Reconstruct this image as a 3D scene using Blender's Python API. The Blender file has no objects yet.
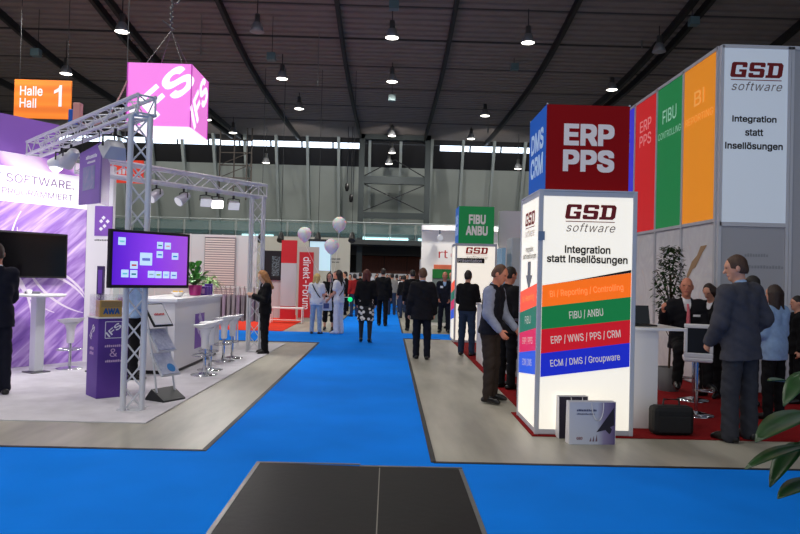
import bpy, bmesh, math, random
import numpy as np
from mathutils import Vector, Matrix
random.seed(7)
S = bpy.context.scene
COL = S.collection
PI = math.pi
V = Vector
# ------------------------------------------------------------------ camera model (800x534 photo)
CZ = 1.58; FPX = 700.0
_p, _r, _y = (math.radians(a) for a in (0.8077, -1.4304, 0.8938))
_f = V((math.sin(_y)*math.cos(_p), math.cos(_y)*math.cos(_p), math.sin(_p)))
_rt = V((math.cos(_y), -math.sin(_y), 0)); _dn = _f.cross(_rt)
CR = math.cos(_r)*_rt + math.sin(_r)*_dn
CD = -math.sin(_r)*_rt + math.cos(_r)*_dn
def ray(px, py): return (px-400)*CR + (py-267)*CD + FPX*_f
def at(px, py, Y):
    d = ray(px, py); return V((0, 0, CZ)) + d*(Y/d.y)
def gp(px, py, z=0.0):
    d = ray(px, py); return V((0, 0, CZ)) + d*((z-CZ)/d.z)
cam = bpy.data.cameras.new('camera'); cam.sensor_width = 36; cam.lens = FPX/800*36
co = bpy.data.objects.new('camera', cam); COL.objects.link(co)
co.matrix_world = Matrix(((CR.x, -CD.x, -_f.x, 0), (CR.y, -CD.y, -_f.y, 0), (CR.z, -CD.z, -_f.z, CZ), (0, 0, 0, 1)))
cam.clip_end = 300; cam.clip_start = 0.05
S.camera = co
# ------------------------------------------------------------------ materials
def lin(c): return tuple(((v/255)/12.92 if v/255 <= .04045 else ((v/255+.055)/1.055)**2.4) for v in c)
MATS = {}
def mat(name, rgb, rough=.5, metal=0., emit=0., noise=0., nscale=8., bump=0., bscale=60., spec=None, trans=0., coat=0., alpha=1., nstretch=(1, 1, 1)):
    if name in MATS: return MATS[name]
    m = bpy.data.materials.new(name); m.use_nodes = True; MATS[name] = m
    nt = m.node_tree; b = nt.nodes['Principled BSDF']
    c = (*lin(rgb), 1)
    b.inputs['Base Color'].default_value = c; b.inputs['Roughness'].default_value = rough; b.inputs['Metallic'].default_value = metal
    if spec is not None: b.inputs['Specular IOR Level'].default_value = spec
    if trans: b.inputs['Transmission Weight'].default_value = trans
    if coat: b.inputs['Coat Weight'].default_value = coat
    if alpha < 1: b.inputs['Alpha'].default_value = alpha
    if emit:
        b.inputs['Emission Color'].default_value = c; b.inputs['Emission Strength'].default_value = emit
    if noise or bump:
        tc = nt.nodes.new('ShaderNodeTexCoord'); mp = nt.nodes.new('ShaderNodeMapping'); mp.inputs['Scale'].default_value = nstretch
        nt.links.new(tc.outputs['Object'], mp.inputs['Vector'])
    if noise:
        n = nt.nodes.new('ShaderNodeTexNoise'); n.inputs['Scale'].default_value = nscale; n.inputs['Detail'].default_value = 6
        nt.links.new(mp.outputs['Vector'], n.inputs['Vector'])
        r = nt.nodes.new('ShaderNodeValToRGB'); lo = tuple(max(0, v*(1-noise)) for v in c[:3]); hi = tuple(min(1, v*(1+noise)) for v in c[:3])
        r.color_ramp.elements[0].position = .3; r.color_ramp.elements[1].position = .7
        r.color_ramp.elements[0].color = (*lo, 1); r.color_ramp.elements[1].color = (*hi, 1)
        nt.links.new(n.outputs['Fac'], r.inputs['Fac']); nt.links.new(r.outputs['Color'], b.inputs['Base Color'])
        if emit: nt.links.new(r.outputs['Color'], b.inputs['Emission Color'])
    if bump:
        n2 = nt.nodes.new('ShaderNodeTexNoise'); n2.inputs['Scale'].default_value = bscale; n2.inputs['Detail'].default_value = 3
        nt.links.new(mp.outputs['Vector'], n2.inputs['Vector'])
        bp = nt.nodes.new('ShaderNodeBump'); bp.inputs['Strength'].default_value = bump; bp.inputs['Distance'].default_value = .02
        nt.links.new(n2.outputs['Fac'], bp.inputs['Height']); nt.links.new(bp.outputs['Normal'], b.inputs['Normal'])
    return m
def ramp_mat(name, kind, stops, scale=3., rough=.5, emit=0., dist=4., detail=3., mapscale=(1, 1, 1), rot=(0, 0, 0), gen=False, axis='DIAGONAL', tex=False):
    """a printed pattern: wave, noise, voronoi or gradient through a colour ramp"""
    if name in MATS: return MATS[name]
    m = bpy.data.materials.new(name); m.use_nodes = True; MATS[name] = m
    nt = m.node_tree; b = nt.nodes['Principled BSDF']; b.inputs['Roughness'].default_value = rough
    tc = nt.nodes.new('ShaderNodeTexCoord'); mp = nt.nodes.new('ShaderNodeMapping')
    mp.vector_type = 'TEXTURE' if tex else 'POINT'; mp.inputs['Scale'].default_value = mapscale; mp.inputs['Rotation'].default_value = rot
    nt.links.new(tc.outputs['Generated' if gen else 'Object'], mp.inputs['Vector'])
    if kind == 'wave':
        t = nt.nodes.new('ShaderNodeTexWave'); t.bands_direction = axis; t.inputs['Scale'].default_value = scale; t.inputs['Distortion'].default_value = dist; t.inputs['Detail'].default_value = detail; t.inputs['Detail Scale'].default_value = .8; out = t.outputs['Fac']
    elif kind == 'noise':
        t = nt.nodes.new('ShaderNodeTexNoise'); t.inputs['Scale'].default_value = scale; t.inputs['Detail'].default_value = detail; t.inputs['Distortion'].default_value = dist; out = t.outputs['Fac']
    elif kind == 'voronoi':
        t = nt.nodes.new('ShaderNodeTexVoronoi'); t.inputs['Scale'].default_value = scale; out = t.outputs['Distance']
    else:
        t = nt.nodes.new('ShaderNodeTexGradient'); out = t.outputs['Fac']
    nt.links.new(mp.outputs['Vector'], t.inputs['Vector'])
    r = nt.nodes.new('ShaderNodeValToRGB')
    el = r.color_ramp.elements
    while len(el) < len(stops): el.new(.5)
    for e, (pos, c) in zip(el, stops): e.position = pos; e.color = (*lin(c), 1)
    nt.links.new(out, r.inputs['Fac']); nt.links.new(r.outputs['Color'], b.inputs['Base Color'])
    if emit:
        nt.links.new(r.outputs['Color'], b.inputs['Emission Color']); b.inputs['Emission Strength'].default_value = emit
    return m
# ------------------------------------------------------------------ mesh builder
class MB:
    def __init__(s): s.v = []; s.f = []; s.m = []; s.sm = []
    def add(s, vs, fs, mi=0, smooth=False):
        o = len(s.v); s.v += [tuple(v) for v in vs]
        for f in fs: s.f.append(tuple(i+o for i in f)); s.m.append(mi); s.sm.append(smooth)
        return s
    def box(s, a, b, mi=0):
        x0, y0, z0 = (min(a[i], b[i]) for i in range(3)); x1, y1, z1 = (max(a[i], b[i]) for i in range(3))
        return s.add([(x0,y0,z0),(x1,y0,z0),(x1,y1,z0),(x0,y1,z0),(x0,y0,z1),(x1,y0,z1),(x1,y1,z1),(x0,y1,z1)],
            [(0,3,2,1),(4,5,6,7),(0,1,5,4),(1,2,6,5),(2,3,7,6),(3,0,4,7)], mi)
    def obox(s, c, ux, uy, uz, mi=0):   # centre and three half-axis vectors
        c, ux, uy, uz = V(c), V(ux), V(uy), V(uz)
        vs = [c+sx*ux+sy*uy+sz*uz for sz in (-1, 1) for sx, sy in ((-1,-1),(1,-1),(1,1),(-1,1))]
        fs = [(0,3,2,1),(4,5,6,7),(0,1,5,4),(1,2,6,5),(2,3,7,6),(3,0,4,7)]
        if ux.cross(uy).dot(uz) < 0: fs = [f[::-1] for f in fs]
        return s.add(vs, fs, mi)
    def quad(s, a, b, c, d, mi=0): return s.add([a, b, c, d], [(0,1,2,3)], mi)
    def slab(s, pts, n, t, mi=0):       # polygon pts extruded by t along -n (front face at pts)
        n = V(n); k = len(pts); P = [V(p) for p in pts]; Q = [p-n*t for p in P]
        a = sum(((P[i]-P[0]).cross(P[i+1]-P[0]) for i in range(1, k-1)), V((0,0,0)))
        if a.dot(n) < 0: P.reverse(); Q.reverse()
        return s.add(P+Q, [tuple(range(k)), tuple(range(2*k-1, k-1, -1))]+[(i, k+i, k+(i+1) % k, (i+1) % k) for i in range(k)], mi)
    def tube(s, pts, r, n=8, mi=0, r2=None, smooth=True):
        pts = [V(p) for p in pts]; k = len(pts); rings = []; up = None
        for i, p in enumerate(pts):
            d = (pts[min(i+1, k-1)]-pts[max(i-1, 0)]).normalized()
            if up is None: up = V((0,0,1)) if abs(d.z) < .9 else V((1,0,0))
            a = d.cross(up).normalized(); b = d.cross(a); up = -b if False else up
            rr = r if r2 is None else r+(r2-r)*i/(k-1)
            if isinstance(r, (list, tuple)): rr = r[i]
            rings.append([p+rr*(math.cos(2*PI*j/n)*a+math.sin(2*PI*j/n)*b) for j in range(n)])
        vs = [v for R in rings for v in R]; fs = []
        for i in range(k-1):
            for j in range(n): fs.append((i*n+j, (i+1)*n+j, (i+1)*n+(j+1) % n, i*n+(j+1) % n))
        o = len(s.v); s.add(vs, fs, mi, smooth); s.add(rings[0], [tuple(range(n))], mi); s.add(rings[-1], [tuple(range(n-1, -1, -1))], mi)
        return s
    def lathe(s, prof, c=(0,0,0), n=20, mi=0, sx=1., sy=1., smooth=True):
        c = V(c); vs = []; fs = []
        for r, z in prof:
            for j in range(n): vs.append(c+V((r*sx*math.cos(2*PI*j/n), r*sy*math.sin(2*PI*j/n), z)))
        k = len(prof)
        for i in range(k-1):
            for j in range(n): fs.append((i*n+j, i*n+(j+1) % n, (i+1)*n+(j+1) % n, (i+1)*n+j))
        s.add(vs, fs, mi, smooth)
        if prof[0][0] > 1e-4: s.add(vs[:n], [tuple(range(n-1, -1, -1))], mi)
        if prof[-1][0] > 1e-4: s.add(vs[-n:], [tuple(range(n))], mi)
        return s
    def ball(s, c, r, n=14, mi=0, k=None):
        r = (r, r, r) if not isinstance(r, (tuple, list)) else r
        k = k or n//2
        prof = [(math.sin(PI*i/k), -math.cos(PI*i/k)) for i in range(k+1)]
        c = V(c); vs = []; fs = []
        for a, z in prof:
            for j in range(n): vs.append(c+V((r[0]*a*math.cos(2*PI*j/n), r[1]*a*math.sin(2*PI*j/n), r[2]*z)))
        for i in range(k):
            for j in range(n): fs.append((i*n+j, i*n+(j+1) % n, (i+1)*n+(j+1) % n, (i+1)*n+j))
        return s.add(vs, fs, mi, True)
    def build(s, name, mats, parent=None, bevel=0., loc=None):
        me = bpy.data.meshes.new(name); me.from_pydata(s.v, [], s.f)
        for m in (mats if isinstance(mats, (list, tuple)) else [mats]): me.materials.append(m)
        me.polygons.foreach_set('material_index', s.m); me.polygons.foreach_set('use_smooth', s.sm)
        me.update(); me.validate()
        o = bpy.data.objects.new(name, me); COL.objects.link(o)
        if parent: o.parent = parent
        if loc is not None: o.location = loc
        if bevel:
            b = o.modifiers.new('bevel', 'BEVEL'); b.width = bevel; b.segments = 2; b.limit_method = 'ANGLE'
        return o
def tag(o, label, cat, group=None):
    o['label'] = label; o['category'] = cat
    if group: o['group'] = group
    return o
def thing(name, label, cat, loc=(0,0,0), rz=0., group=None):
    o = bpy.data.objects.new(name, None); COL.objects.link(o); o.empty_display_size = .1
    o.location = loc; o.rotation_euler = (0, 0, rz); return tag(o, label, cat, group)
def struct(name, mb, mats, **k):
    o = mb.build(name, mats, **k); o['kind'] = 'structure'; return o
def dup(o, loc, rz=None, label=None, parent=None, swap=None):
    c = o.copy(); COL.objects.link(c)
    if parent: c.parent = parent
    else:
        c.location = loc
        if rz is not None: c.rotation_euler = (0, 0, rz)
        if label: c['label'] = label
    if swap and c.type == 'MESH':
        for i, sl in enumerate(c.material_slots):
            if sl.material and sl.material.name in swap:
                new = swap[sl.material.name]; sl.link = 'OBJECT'; sl.material = new
    for ch in list(o.children): dup(ch, None, parent=c, swap=swap)
    return c
import os
SANS = None
try:      # Blender's own bundled interface typeface; falls back to the built-in one
    _fp = os.path.join(bpy.utils.system_resource('DATAFILES', path='fonts'), 'Inter.woff2')
    if os.path.exists(_fp): SANS = bpy.data.fonts.load(_fp)
except Exception: SANS = None
from mathutils.geometry import delaunay_2d_cdt
def fill_outline(c, edges):
    """fills glyph outlines by the non-zero rule"""
    nv = len(c); par = list(range(nv))
    brk = set(range(nv)) - {min(e) for e in edges if abs(e[0]-e[1]) == 1}       # last vertex of each contour
    loops = []; s0 = 0
    for i in range(nv):
        if i in brk: loops.append(list(range(s0, i+1))); s0 = i+1
    E = np.array([(L[k], L[(k+1) % len(L)]) for L in loops if len(L) > 2 for k in range(len(L))])
    P = c[:, :2]; r = delaunay_2d_cdt([V((x, y)) for x, y in P], [tuple(e) for e in E], [], 0, 1e-6)
    Q = np.array([tuple(v) for v in r[0]]); T = np.array(r[2]); m = Q[T].mean(1)
    a, b = P[E[:, 0]], P[E[:, 1]]
    up = (a[None, :, 1] <= m[:, None, 1]) & (b[None, :, 1] > m[:, None, 1]); dn = (a[None, :, 1] > m[:, None, 1]) & (b[None, :, 1] <= m[:, None, 1])
    side = (b[None, :, 0]-a[None, :, 0])*(m[:, None, 1]-a[None, :, 1])-(m[:, None, 0]-a[None, :, 0])*(b[None, :, 1]-a[None, :, 1])
    w = (up & (side > 0)).sum(1)-(dn & (side < 0)).sum(1)
    return [tuple(int(i) for i in t) for t in T[w != 0]], np.concatenate([Q, np.zeros((len(Q), 1))], 1)
def text(body, m, parent, centre, w, h, ux=(1,0,0), uy=(0,0,1), n=None, bold=0., shear=0., name='lettering', off=.004, spacing=1., rot=0., align='CENTER'):
    """flat lettering, one object a line; the block of lines is w x h metres, lying on the plane ux, uy"""
    ux = V(ux).normalized(); uy = V(uy).normalized(); nn = ux.cross(uy); L = []
    bold *= .62 if SANS else 1
    for k, line in enumerate(body.split('\n')):
        cu = bpy.data.curves.new(name, 'FONT'); cu.body = line.replace('I', '\u0399').replace('l', '\u217c') if SANS else line
        if SANS: cu.font = SANS
        cu.size = 1; cu.shear = shear; cu.resolution_u = 4; cu.align_x = align; cu.space_character = spacing; cu.fill_mode = 'NONE'
        to = bpy.data.objects.new(name, cu); COL.objects.link(to); bpy.context.view_layer.update()
        me = bpy.data.meshes.new_from_object(to.evaluated_get(bpy.context.evaluated_depsgraph_get())); bpy.data.objects.remove(to)
        c = np.empty(len(me.vertices)*3); me.vertices.foreach_get('co', c); c = c.reshape(-1, 3); c[:, 1] -= k*(.69 if SANS else .9)
        fs_, c = fill_outline(c, [tuple(e.vertices) for e in me.edges]); lay = np.zeros(len(c)); bpy.data.meshes.remove(me)
        if bold:      # heavier strokes: the outline repeated a little to each side
            nv = len(c); ds = [(0, 0)]+[(bold*a, bold*b) for a in (-1, 0, 1) for b in (-1, 0, 1) if a or b]
            lay = np.repeat(np.arange(len(ds)), nv)*.00012; fs_ = [tuple(i+nv*q for i in p) for q in range(len(ds)) for p in fs_]
            c = np.concatenate([c+np.array([dx, dy, 0]) for dx, dy in ds])
        L.append((c, fs_, lay))
    A = np.concatenate([q[0] for q in L]); lo, hi = A.min(0), A.max(0); out = []
    for c, fs_, lay in L:
        q = (c-(lo+hi)/2)/np.maximum(hi-lo, 1e-6); a, b_ = q[:, 0]*w, q[:, 1]*h
        if rot: a, b_ = a*math.cos(rot)-b_*math.sin(rot), a*math.sin(rot)+b_*math.cos(rot)
        P = np.array(centre)+np.outer(lay+off, np.array(nn))+np.outer(a, np.array(ux))+np.outer(b_, np.array(uy))
        me = bpy.data.meshes.new(name); me.from_pydata(P.tolist(), [], fs_); me.materials.append(m); me.update()
        o = bpy.data.objects.new(name, me); COL.objects.link(o); out.append(o)
        if parent: o.parent = parent
    return out[0]
def glyph_rows(m, parent, centre, w, h, k, ux=(1,0,0), uy=(0,0,1), seed=1, name='small_print'):
    """a line too small to read in the photo: a row of little strokes"""
    ux = V(ux).normalized(); uy = V(uy).normalized(); nn = ux.cross(uy); rg = random.Random(seed); b = MB(); c = V(centre)+nn*.003
    for i in range(k):
        x = (i+.5)/k*w-w/2; a = w/k*.36; hh = h/2*rg.uniform(.7, 1.)
        b.add([c+ux*(x-a)-uy*h/2, c+ux*(x+a)-uy*h/2, c+ux*(x+a)+uy*(2*hh-h/2), c+ux*(x-a)+uy*(2*hh-h/2)], [(0,1,2,3)])
    return b.build(name, m, parent)
# ------------------------------------------------------------------ palette
concrete = mat('polished_concrete', (158, 155, 143), .42, noise=.3, nscale=1.6, nstretch=(1.6, .3, 1), bump=.03, bscale=20)
blue_carpet = mat('blue_carpet', (4, 126, 238), .95, noise=.07, nscale=1.2, bump=.25, bscale=350, spec=.1)
grey_carpet = mat('light_grey_carpet', (205, 203, 210), .95, noise=.08, nscale=4, bump=.2, bscale=300, spec=.1)
red_carpet = mat('red_carpet', (128, 20, 24), .95, noise=.1, nscale=5, bump=.2, bscale=300, spec=.1)
coral_carpet = mat('coral_carpet', (214, 60, 42), .95, noise=.06, nscale=3, spec=.1)
black_edge = mat('black_edge', (14, 14, 15), .6)
plate_black = mat('hatch_plate', (15, 14, 14), .5, spec=.15, noise=.25, nscale=3, bump=.05, bscale=15)
steel = mat('galvanised_steel', (120, 122, 122), .4, .8, noise=.1, nscale=12)
alu = mat('aluminium', (214, 216, 222), .36, .12)
alu_dark = mat('satin_aluminium_profile', (200, 203, 210), .45, .1)
chrome = mat('chrome', (215, 218, 222), .12, 1.)
white_p = mat('white_laminate', (232, 230, 232), .4)
white_m = mat('white_matt', (226, 224, 222), .7)
white_pl = mat('white_plastic', (242, 241, 242), .25)
black_pl = mat('black_plastic', (16, 16, 18), .4)
black_gl = mat('black_screen', (5, 5, 7), .12)
dark_metal = mat('dark_steel', (44, 46, 50), .5, .4)
roof_sheet = mat('roof_sheet', (130, 121, 117), .7, noise=.06, nscale=2)
roof_rib = mat('roof_rib', (30, 29, 30), .6)
wall_pan = mat('wall_panel', (168, 176, 172), .7, noise=.06, nscale=.6)
wall_dark = mat('dark_glazing', (15, 16, 22), .5)
fin_m = mat('pale_steel_fin', (175, 185, 184), .5, .2)
teal_gl = mat('teal_glass', (96, 130, 130), .15, alpha=.35)
glow_strip = mat('daylight_strip', (222, 238, 255), .5, emit=2.6)
brown_wood = mat('brown_door_wood', (120, 62, 40), .55, noise=.15, nscale=3, nstretch=(4, 4, .4))
purple = mat('purple_print', (92, 52, 150), .5, noise=.1, nscale=3)
purple_l = mat('lilac_print', (164, 132, 196), .5, noise=.1, nscale=2)
magenta = mat('magenta_pot', (176, 30, 120), .3)
white_ink = mat('white_ink', (240, 238, 244), .6)
lilac_ink = mat('lilac_ink', (206, 176, 214), .6)
grey_ink = mat('grey_ink', (96, 96, 100), .6)
black_ink = mat('black_ink', (14, 14, 16), .6)
dkred_ink = mat('dark_red_ink', (120, 10, 18), .6)
leaf_g = mat('leaf_green', (62, 128, 48), .4, noise=.25, nscale=9)
leaf_d = mat('leaf_dark_green', (34, 66, 30), .5, noise=.3, nscale=12)
leaf_n = mat('leaf_near_green', (26, 66, 26), .35, noise=.35, nscale=14)
# ------------------------------------------------------------------ floor
m = MB().quad((-32,-16,0), (32,-16,0), (32,52,0), (-32,52,0)); struct('floor', m, concrete)
BL, BR = -1.59, 0.42           # edges of the aisle carpet
m = MB(); h = .006
for a, b in (((-9,-3), (9,4.2)), ((-9,4.2), (-1.06,5.98)), ((.645,4.2), (9,5.98)), ((-1.06,5.84), (.645,5.98)), ((-9,5.98), (BL,6.22)), ((BL,5.98), (BR,47)),
             ((-14,16.35), (BL,19.3)), ((BR,17.9), (9,19.6)), ((-14,36), (BL,39)), ((BR,36), (9,39))):
    m.box((a[0], a[1], .0005), (b[0], b[1], h))
aisle = tag(m.build('aisle_carpet', blue_carpet), 'bright blue carpet covering the aisles and the foreground floor', 'carpet')
m = MB(); e = .05
def strip(a, b, w=.045):
    a, b = V((*a, 0)), V((*b, 0)); d = (b-a).normalized(); n = V((-d.y, d.x, 0))*w/2
    m.slab([a+n+V((0,0,.011)), b+n+V((0,0,.011)), b-n+V((0,0,.011)), a-n+V((0,0,.011))], (0,0,1), .0105)
for a, b in (((-9,6.22), (BL,6.22)), ((BL,6.2), (BL,16.35)), ((-14,16.35), (BL,16.35)), ((BR,5.98), (9,5.98)), ((BR,5.98), (BR,17.9)), ((BR,17.9), (1.35,17.9)), ((BL,19.3), (BL,36)), ((BR,19.6), (BR,36)), ((BL,30), (BR,30))): strip(a, b)
m.build('edge_strip', black_edge, aisle)
m = MB().slab([(-12,7.28,.012), (-2.47,7.28,.012), (-2.3,15.9,.012), (-12,15.9,.012)], (0,0,1), .0115); tag(m.build('stand_carpet', grey_carpet), 'light grey carpet of the purple stand on the left', 'carpet')
m = MB().slab([(1.49,7.08,.012), (9,7.08,.012), (9,17.6,.012), (1.62,17.6,.012), (1.62,8.3,.012), (1.49,8.3,.012)], (0,0,1), .0115); tag(m.build('stand_carpet', red_carpet), 'dark red carpet under the right-hand stand and its lit tower', 'carpet')
m = MB().box((-9,19.35,.0005), (-2.9,27,.012)); tag(m.build('stand_carpet', coral_carpet), 'coral red carpet patch in front of the red vertical banner', 'carpet')
hatch = thing('floor_hatch', 'black metal cover plate set into the blue carpet in the foreground', 'floor hatch', (-.2, 4.6, 0))
fr = MB(); y0, y1 = -1.9, 1.2
for a, b in (((-.86,y0), (-.83,y1+.07)), ((.815,y0), (.845,y1-.02)), ((-.86,y1+.05), (.0,y1+.08)), ((.0,y1), (.845,y1+.03))): fr.box((*a, .0005), (*b, .012))
fr.build('frame', steel, hatch)
MB().slab([(-.83,y0,.009), (.16,y0,.009), (.16,y1,.009), (-.83,y1+.06,.009)], (0,0,1), .008).build('cover_plate', plate_black, hatch)
MB().slab([(.168,y0,.009), (.815,y0,.009), (.815,y1-.02,.009), (.168,y1,.009)], (0,0,1), .008).build('cover_plate', plate_black, hatch)
# ------------------------------------------------------------------ roof
def zc(Y):
    if Y < 20: return zc(20)+(20-Y)*.2
    return 10.62+(.0082 if Y < 34 else .0015)*(Y-34)**2
m = MB(); ys = []
Y = -16.
prof = []
while Y < 47.4:
    prof += [(Y, zc(Y)), (Y+.22, zc(Y+.22)), (Y+.26, zc(Y+.26)+.07), (Y+.38, zc(Y+.38)+.07)]; Y += .42
n = len(prof); vs = [(x, y, z) for x in (-32, 32) for y, z in prof]
m.add(vs, [(i, i+1, n+i+1, n+i) for i in range(n-1)]); m.f = [f[::-1] for f in m.f]
m.box((-32,-16,18), (32,-15.8,18.1))
struct('ceiling', m, roof_sheet)
RX = [-2.07+4.2*k for k in range(-6, 8)]
for k, x in enumerate(RX):
    m = MB()
    xs = (x-.28, x+.28) if k-6 in (-2, 3) else (x,)
    for xx in xs:
        Y = -2.
        while Y < 46.9:
            Y2 = min(Y+2, 47)
            m.add([(xx-.07,Y,zc(Y)), (xx+.07,Y,zc(Y)), (xx-.07,Y,zc(Y)-.3), (xx+.07,Y,zc(Y)-.3), (xx-.07,Y2,zc(Y2)), (xx+.07,Y2,zc(Y2)), (xx-.07,Y2,zc(Y2)-.3), (xx+.07,Y2,zc(Y2)-.3)],
                  [(2,3,7,6)[::-1], (0,2,6,4)[::-1], (1,5,7,3)[::-1]]); Y = Y2
    struct('ceiling_rib', m, roof_rib)
for Y in (22.5, 25, 27.6, 30.4, 33.6, 37.2, 41.2):
    m = MB().box((-30, Y-.035, zc(Y)-.03), (30, Y+.035, zc(Y)+.03)); struct('ceiling_purlin', m, mat('roof_purlin', (72, 68, 68), .6))
# ------------------------------------------------------------------ far wall (leans towards us at the top)
def yw(z): return 49.6-(z-5)*.42 if z > 5 else 49.6
def wallband(z0, z1, mt, name, dy=0., x0=-32, x1=32):
    m = MB().quad((x0,yw(z0)+dy,z0), (x1,yw(z0)+dy,z0), (x1,yw(z1)+dy,z1), (x0,yw(z1)+dy,z1)); return struct(name, m, mt)
ZG = 9.05
wallband(5.0, ZG, wall_pan, 'wall_far')
wallband(ZG, 10.2, wall_dark, 'window_1', .03)
wallband(10.55, 12.4, wall_dark, 'window_2', .03)
for x0, x1 in ((-30, -1.9), (3.2, 30)):
    for k in range(int((x1-x0)/2.1)):
        a = x0+k*2.1 if x0 > 0 else x1-(k+1)*2.1
        wallband(10.2, 10.55, glow_strip, 'window_%d' % (3+k+(20 if x0 > 0 else 0)), .0, a+.06, a+2.04)
wallband(10.2, 10.55, wall_dark, 'trim_1', .05)
m = MB()
struct('trim_2', MB().box((-32,yw(5)-.6,4.55), (32,yw(5),5.05)), wall_pan)
for k in range(-9, 10):
    x = 1.05*2*k+.6
    if -2.3 < x < 3.2 and False: continue
    a, b = yw(5.05), yw(11.2)
    m = MB().slab([(x-.09,a-.02,5.05), (x-.09,a-.55,5.05), (x-.09,b-.35,11.2), (x-.09,b,11.2)], (-1,0,0), .18); struct('wall_fin', m, fin_m)
struct('wall_far_lower', MB().box((-32,49.6,0), (32,49.8,5)), mat('lower_far_wall', (120, 124, 122), .7))
struct('gallery_slab', MB().box((-32,43.6,3.55), (32,49.6,3.85)), mat('gallery_edge', (70, 74, 74), .6))
# steel frame in the centre of the far wall
m = MB()
for x in (-1.95, 2.35): m.box((x-.18,45.4,0), (x+.18,45.8,11.3))
m.box((-2.1,45.4,10.5), (2.5,45.8,11.1)); m.box((-1.8,45.45,7.6), (2.2,45.75,8.1)); m.box((-1.8,45.45,5.35), (2.2,45.75,5.75))
fr = thing('steel_frame', 'dark steel portal frame with cross bracing before the far hall wall', 'steel frame', (0, 0, 0)); fr['kind'] = 'structure'
m.build('frame', mat('portal_steel', (62, 70, 72), .55, .3), fr)
m = MB()
for a, b in (((-1.8,45.6,5.8), (2.2,45.6,7.6)), ((-1.8,45.6,7.6), (2.2,45.6,5.8)), ((-1.8,45.6,8.1), (.2,45.6,9.2)), ((2.2,45.6,8.1), (.2,45.6,9.2))): m.tube([a, b], .035, 6)
m.build('brace', dark_metal, fr)
# hanging lattice of ducts left of the frame
m = MB()
for x in (-10.9,-10.0,-9.2,-8.9): m.tube([(x,44.5,6.2), (x,44.5,zc(44.5))], .05, 6)
for z in (6.6,7.6,8.4,9.2,10): m.tube([(-10.9,44.5,z), (-8.9,44.5,z)], .045, 6)
for z in (6.6,7.6,8.4): m.tube([(-10.9,44.5,z), (-8.9,44.5,z+.9)], .03, 6)
tag(m.build('lattice_mast', mat('brown_steel', (84, 78, 74), .6, .3)), 'dark lattice mast hanging against the far wall, left of the frame', 'lattice mast')
# gallery railing
gal = thing('gallery_railing', 'glass balustrade with metal handrail along the far gallery', 'railing', (0, 43.7, 3.85))
m = MB(); g = MB()
for k in range(-18, 19):
    x = k*1.6; m.tube([(x,0,0), (x,0,1.05)], .03, 6); g.box((x+.08,-.012,.12), (x+1.52,.0,.95))
m.tube([(-29,0,1.06), (29,0,1.06)], .04, 8)
m.build('handrail', fin_m, gal); g.build('glass_panel', teal_gl, gal)
for x, w in ((-9.3,2.2), (-.4,3.4), (3.2,2.4)):
    m = MB().box((x-w/2,49.3,4.05), (x+w/2,49.45,4.35)).box((x-w/2,49.32,3.852), (x-w/2+.06,49.4,4.05)).box((x+w/2-.06,49.32,3.852), (x+w/2,49.4,4.05)); tag(m.build('light_strip', mat('cool_strip_light', (190, 240, 245), .5, emit=1.6)), {-9.3: 'cool strip light glowing behind the gallery glass above the balloons', -.4: 'long cool strip light on the gallery above the brown doors', 3.2: 'cool strip light on the gallery beside the right post'}[x], 'strip light')
# dark soffit, brown doors
struct('wall_soffit', MB().box((-4.2,45.5,2.95), (4.6,45.9,3.55)), mat('soffit_dark', (34, 34, 34), .8))
struct('wall_recess', MB().box((-4.2,49.3,0), (6,49.5,3.6)), mat('recess_dark', (40, 38, 38), .8))
for i, x in enumerate((-1.15, .45, 2.05)):
    d = thing('door_%d' % (i+1), ['left', 'middle', 'right'][i]+' brown timber door panel at the far end of the aisle', 'door', (x, 49.1, 0)); d['kind'] = 'structure'
    MB().box((-.78,-.04,0), (.78,.04,3.0)).build('leaf', brown_wood, d); MB().box((.6,-.1,1.0), (.66,-.04,1.3)).build('door_handle', steel, d)
struct('wall_left', MB().box((-32.2,-16,0), (-32,50,16)), mat('side_wall', (86, 88, 90), .8))
struct('wall_right', MB().box((32,-16,0), (32.2,50,16)), mat('side_wall', (86, 88, 90), .8))
# ------------------------------------------------------------------ pendant lamps
lamp_glow = mat('lamp_diffuser', (255, 250, 236), .4, emit=7.)
lamp_off = mat('lamp_diffuser_off', (150, 150, 150), .3)
lamp_shell = mat('lamp_reflector', (150, 152, 156), .4, .4)
def pendant(p, label, lit=True):
    t = thing('pendant_lamp', label, 'ceiling lamp', p, 0, 'bell-shaped hall pendant lamps')
    MB().tube([(0,0,.42), (0,0,zc(p.y)-p.z)], .018, 6).build('cord', dark_metal, t)
    MB().lathe([(.05,.62), (.09,.6), (.1,.36), (.12,.32)], n=14).build('ballast_housing', steel, t)
    MB().lathe([(.1,.34), (.15,.28), (.21,.14), (.25,.0), (.235,.0), (.19,.13), (.08,.3)], n=20).build('shade', lamp_shell, t)
    MB().lathe([(.232,.012), (.16,-.012), (0,-.02)][::-1], n=20).build('diffuser', lamp_glow if lit else lamp_off, t)
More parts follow.
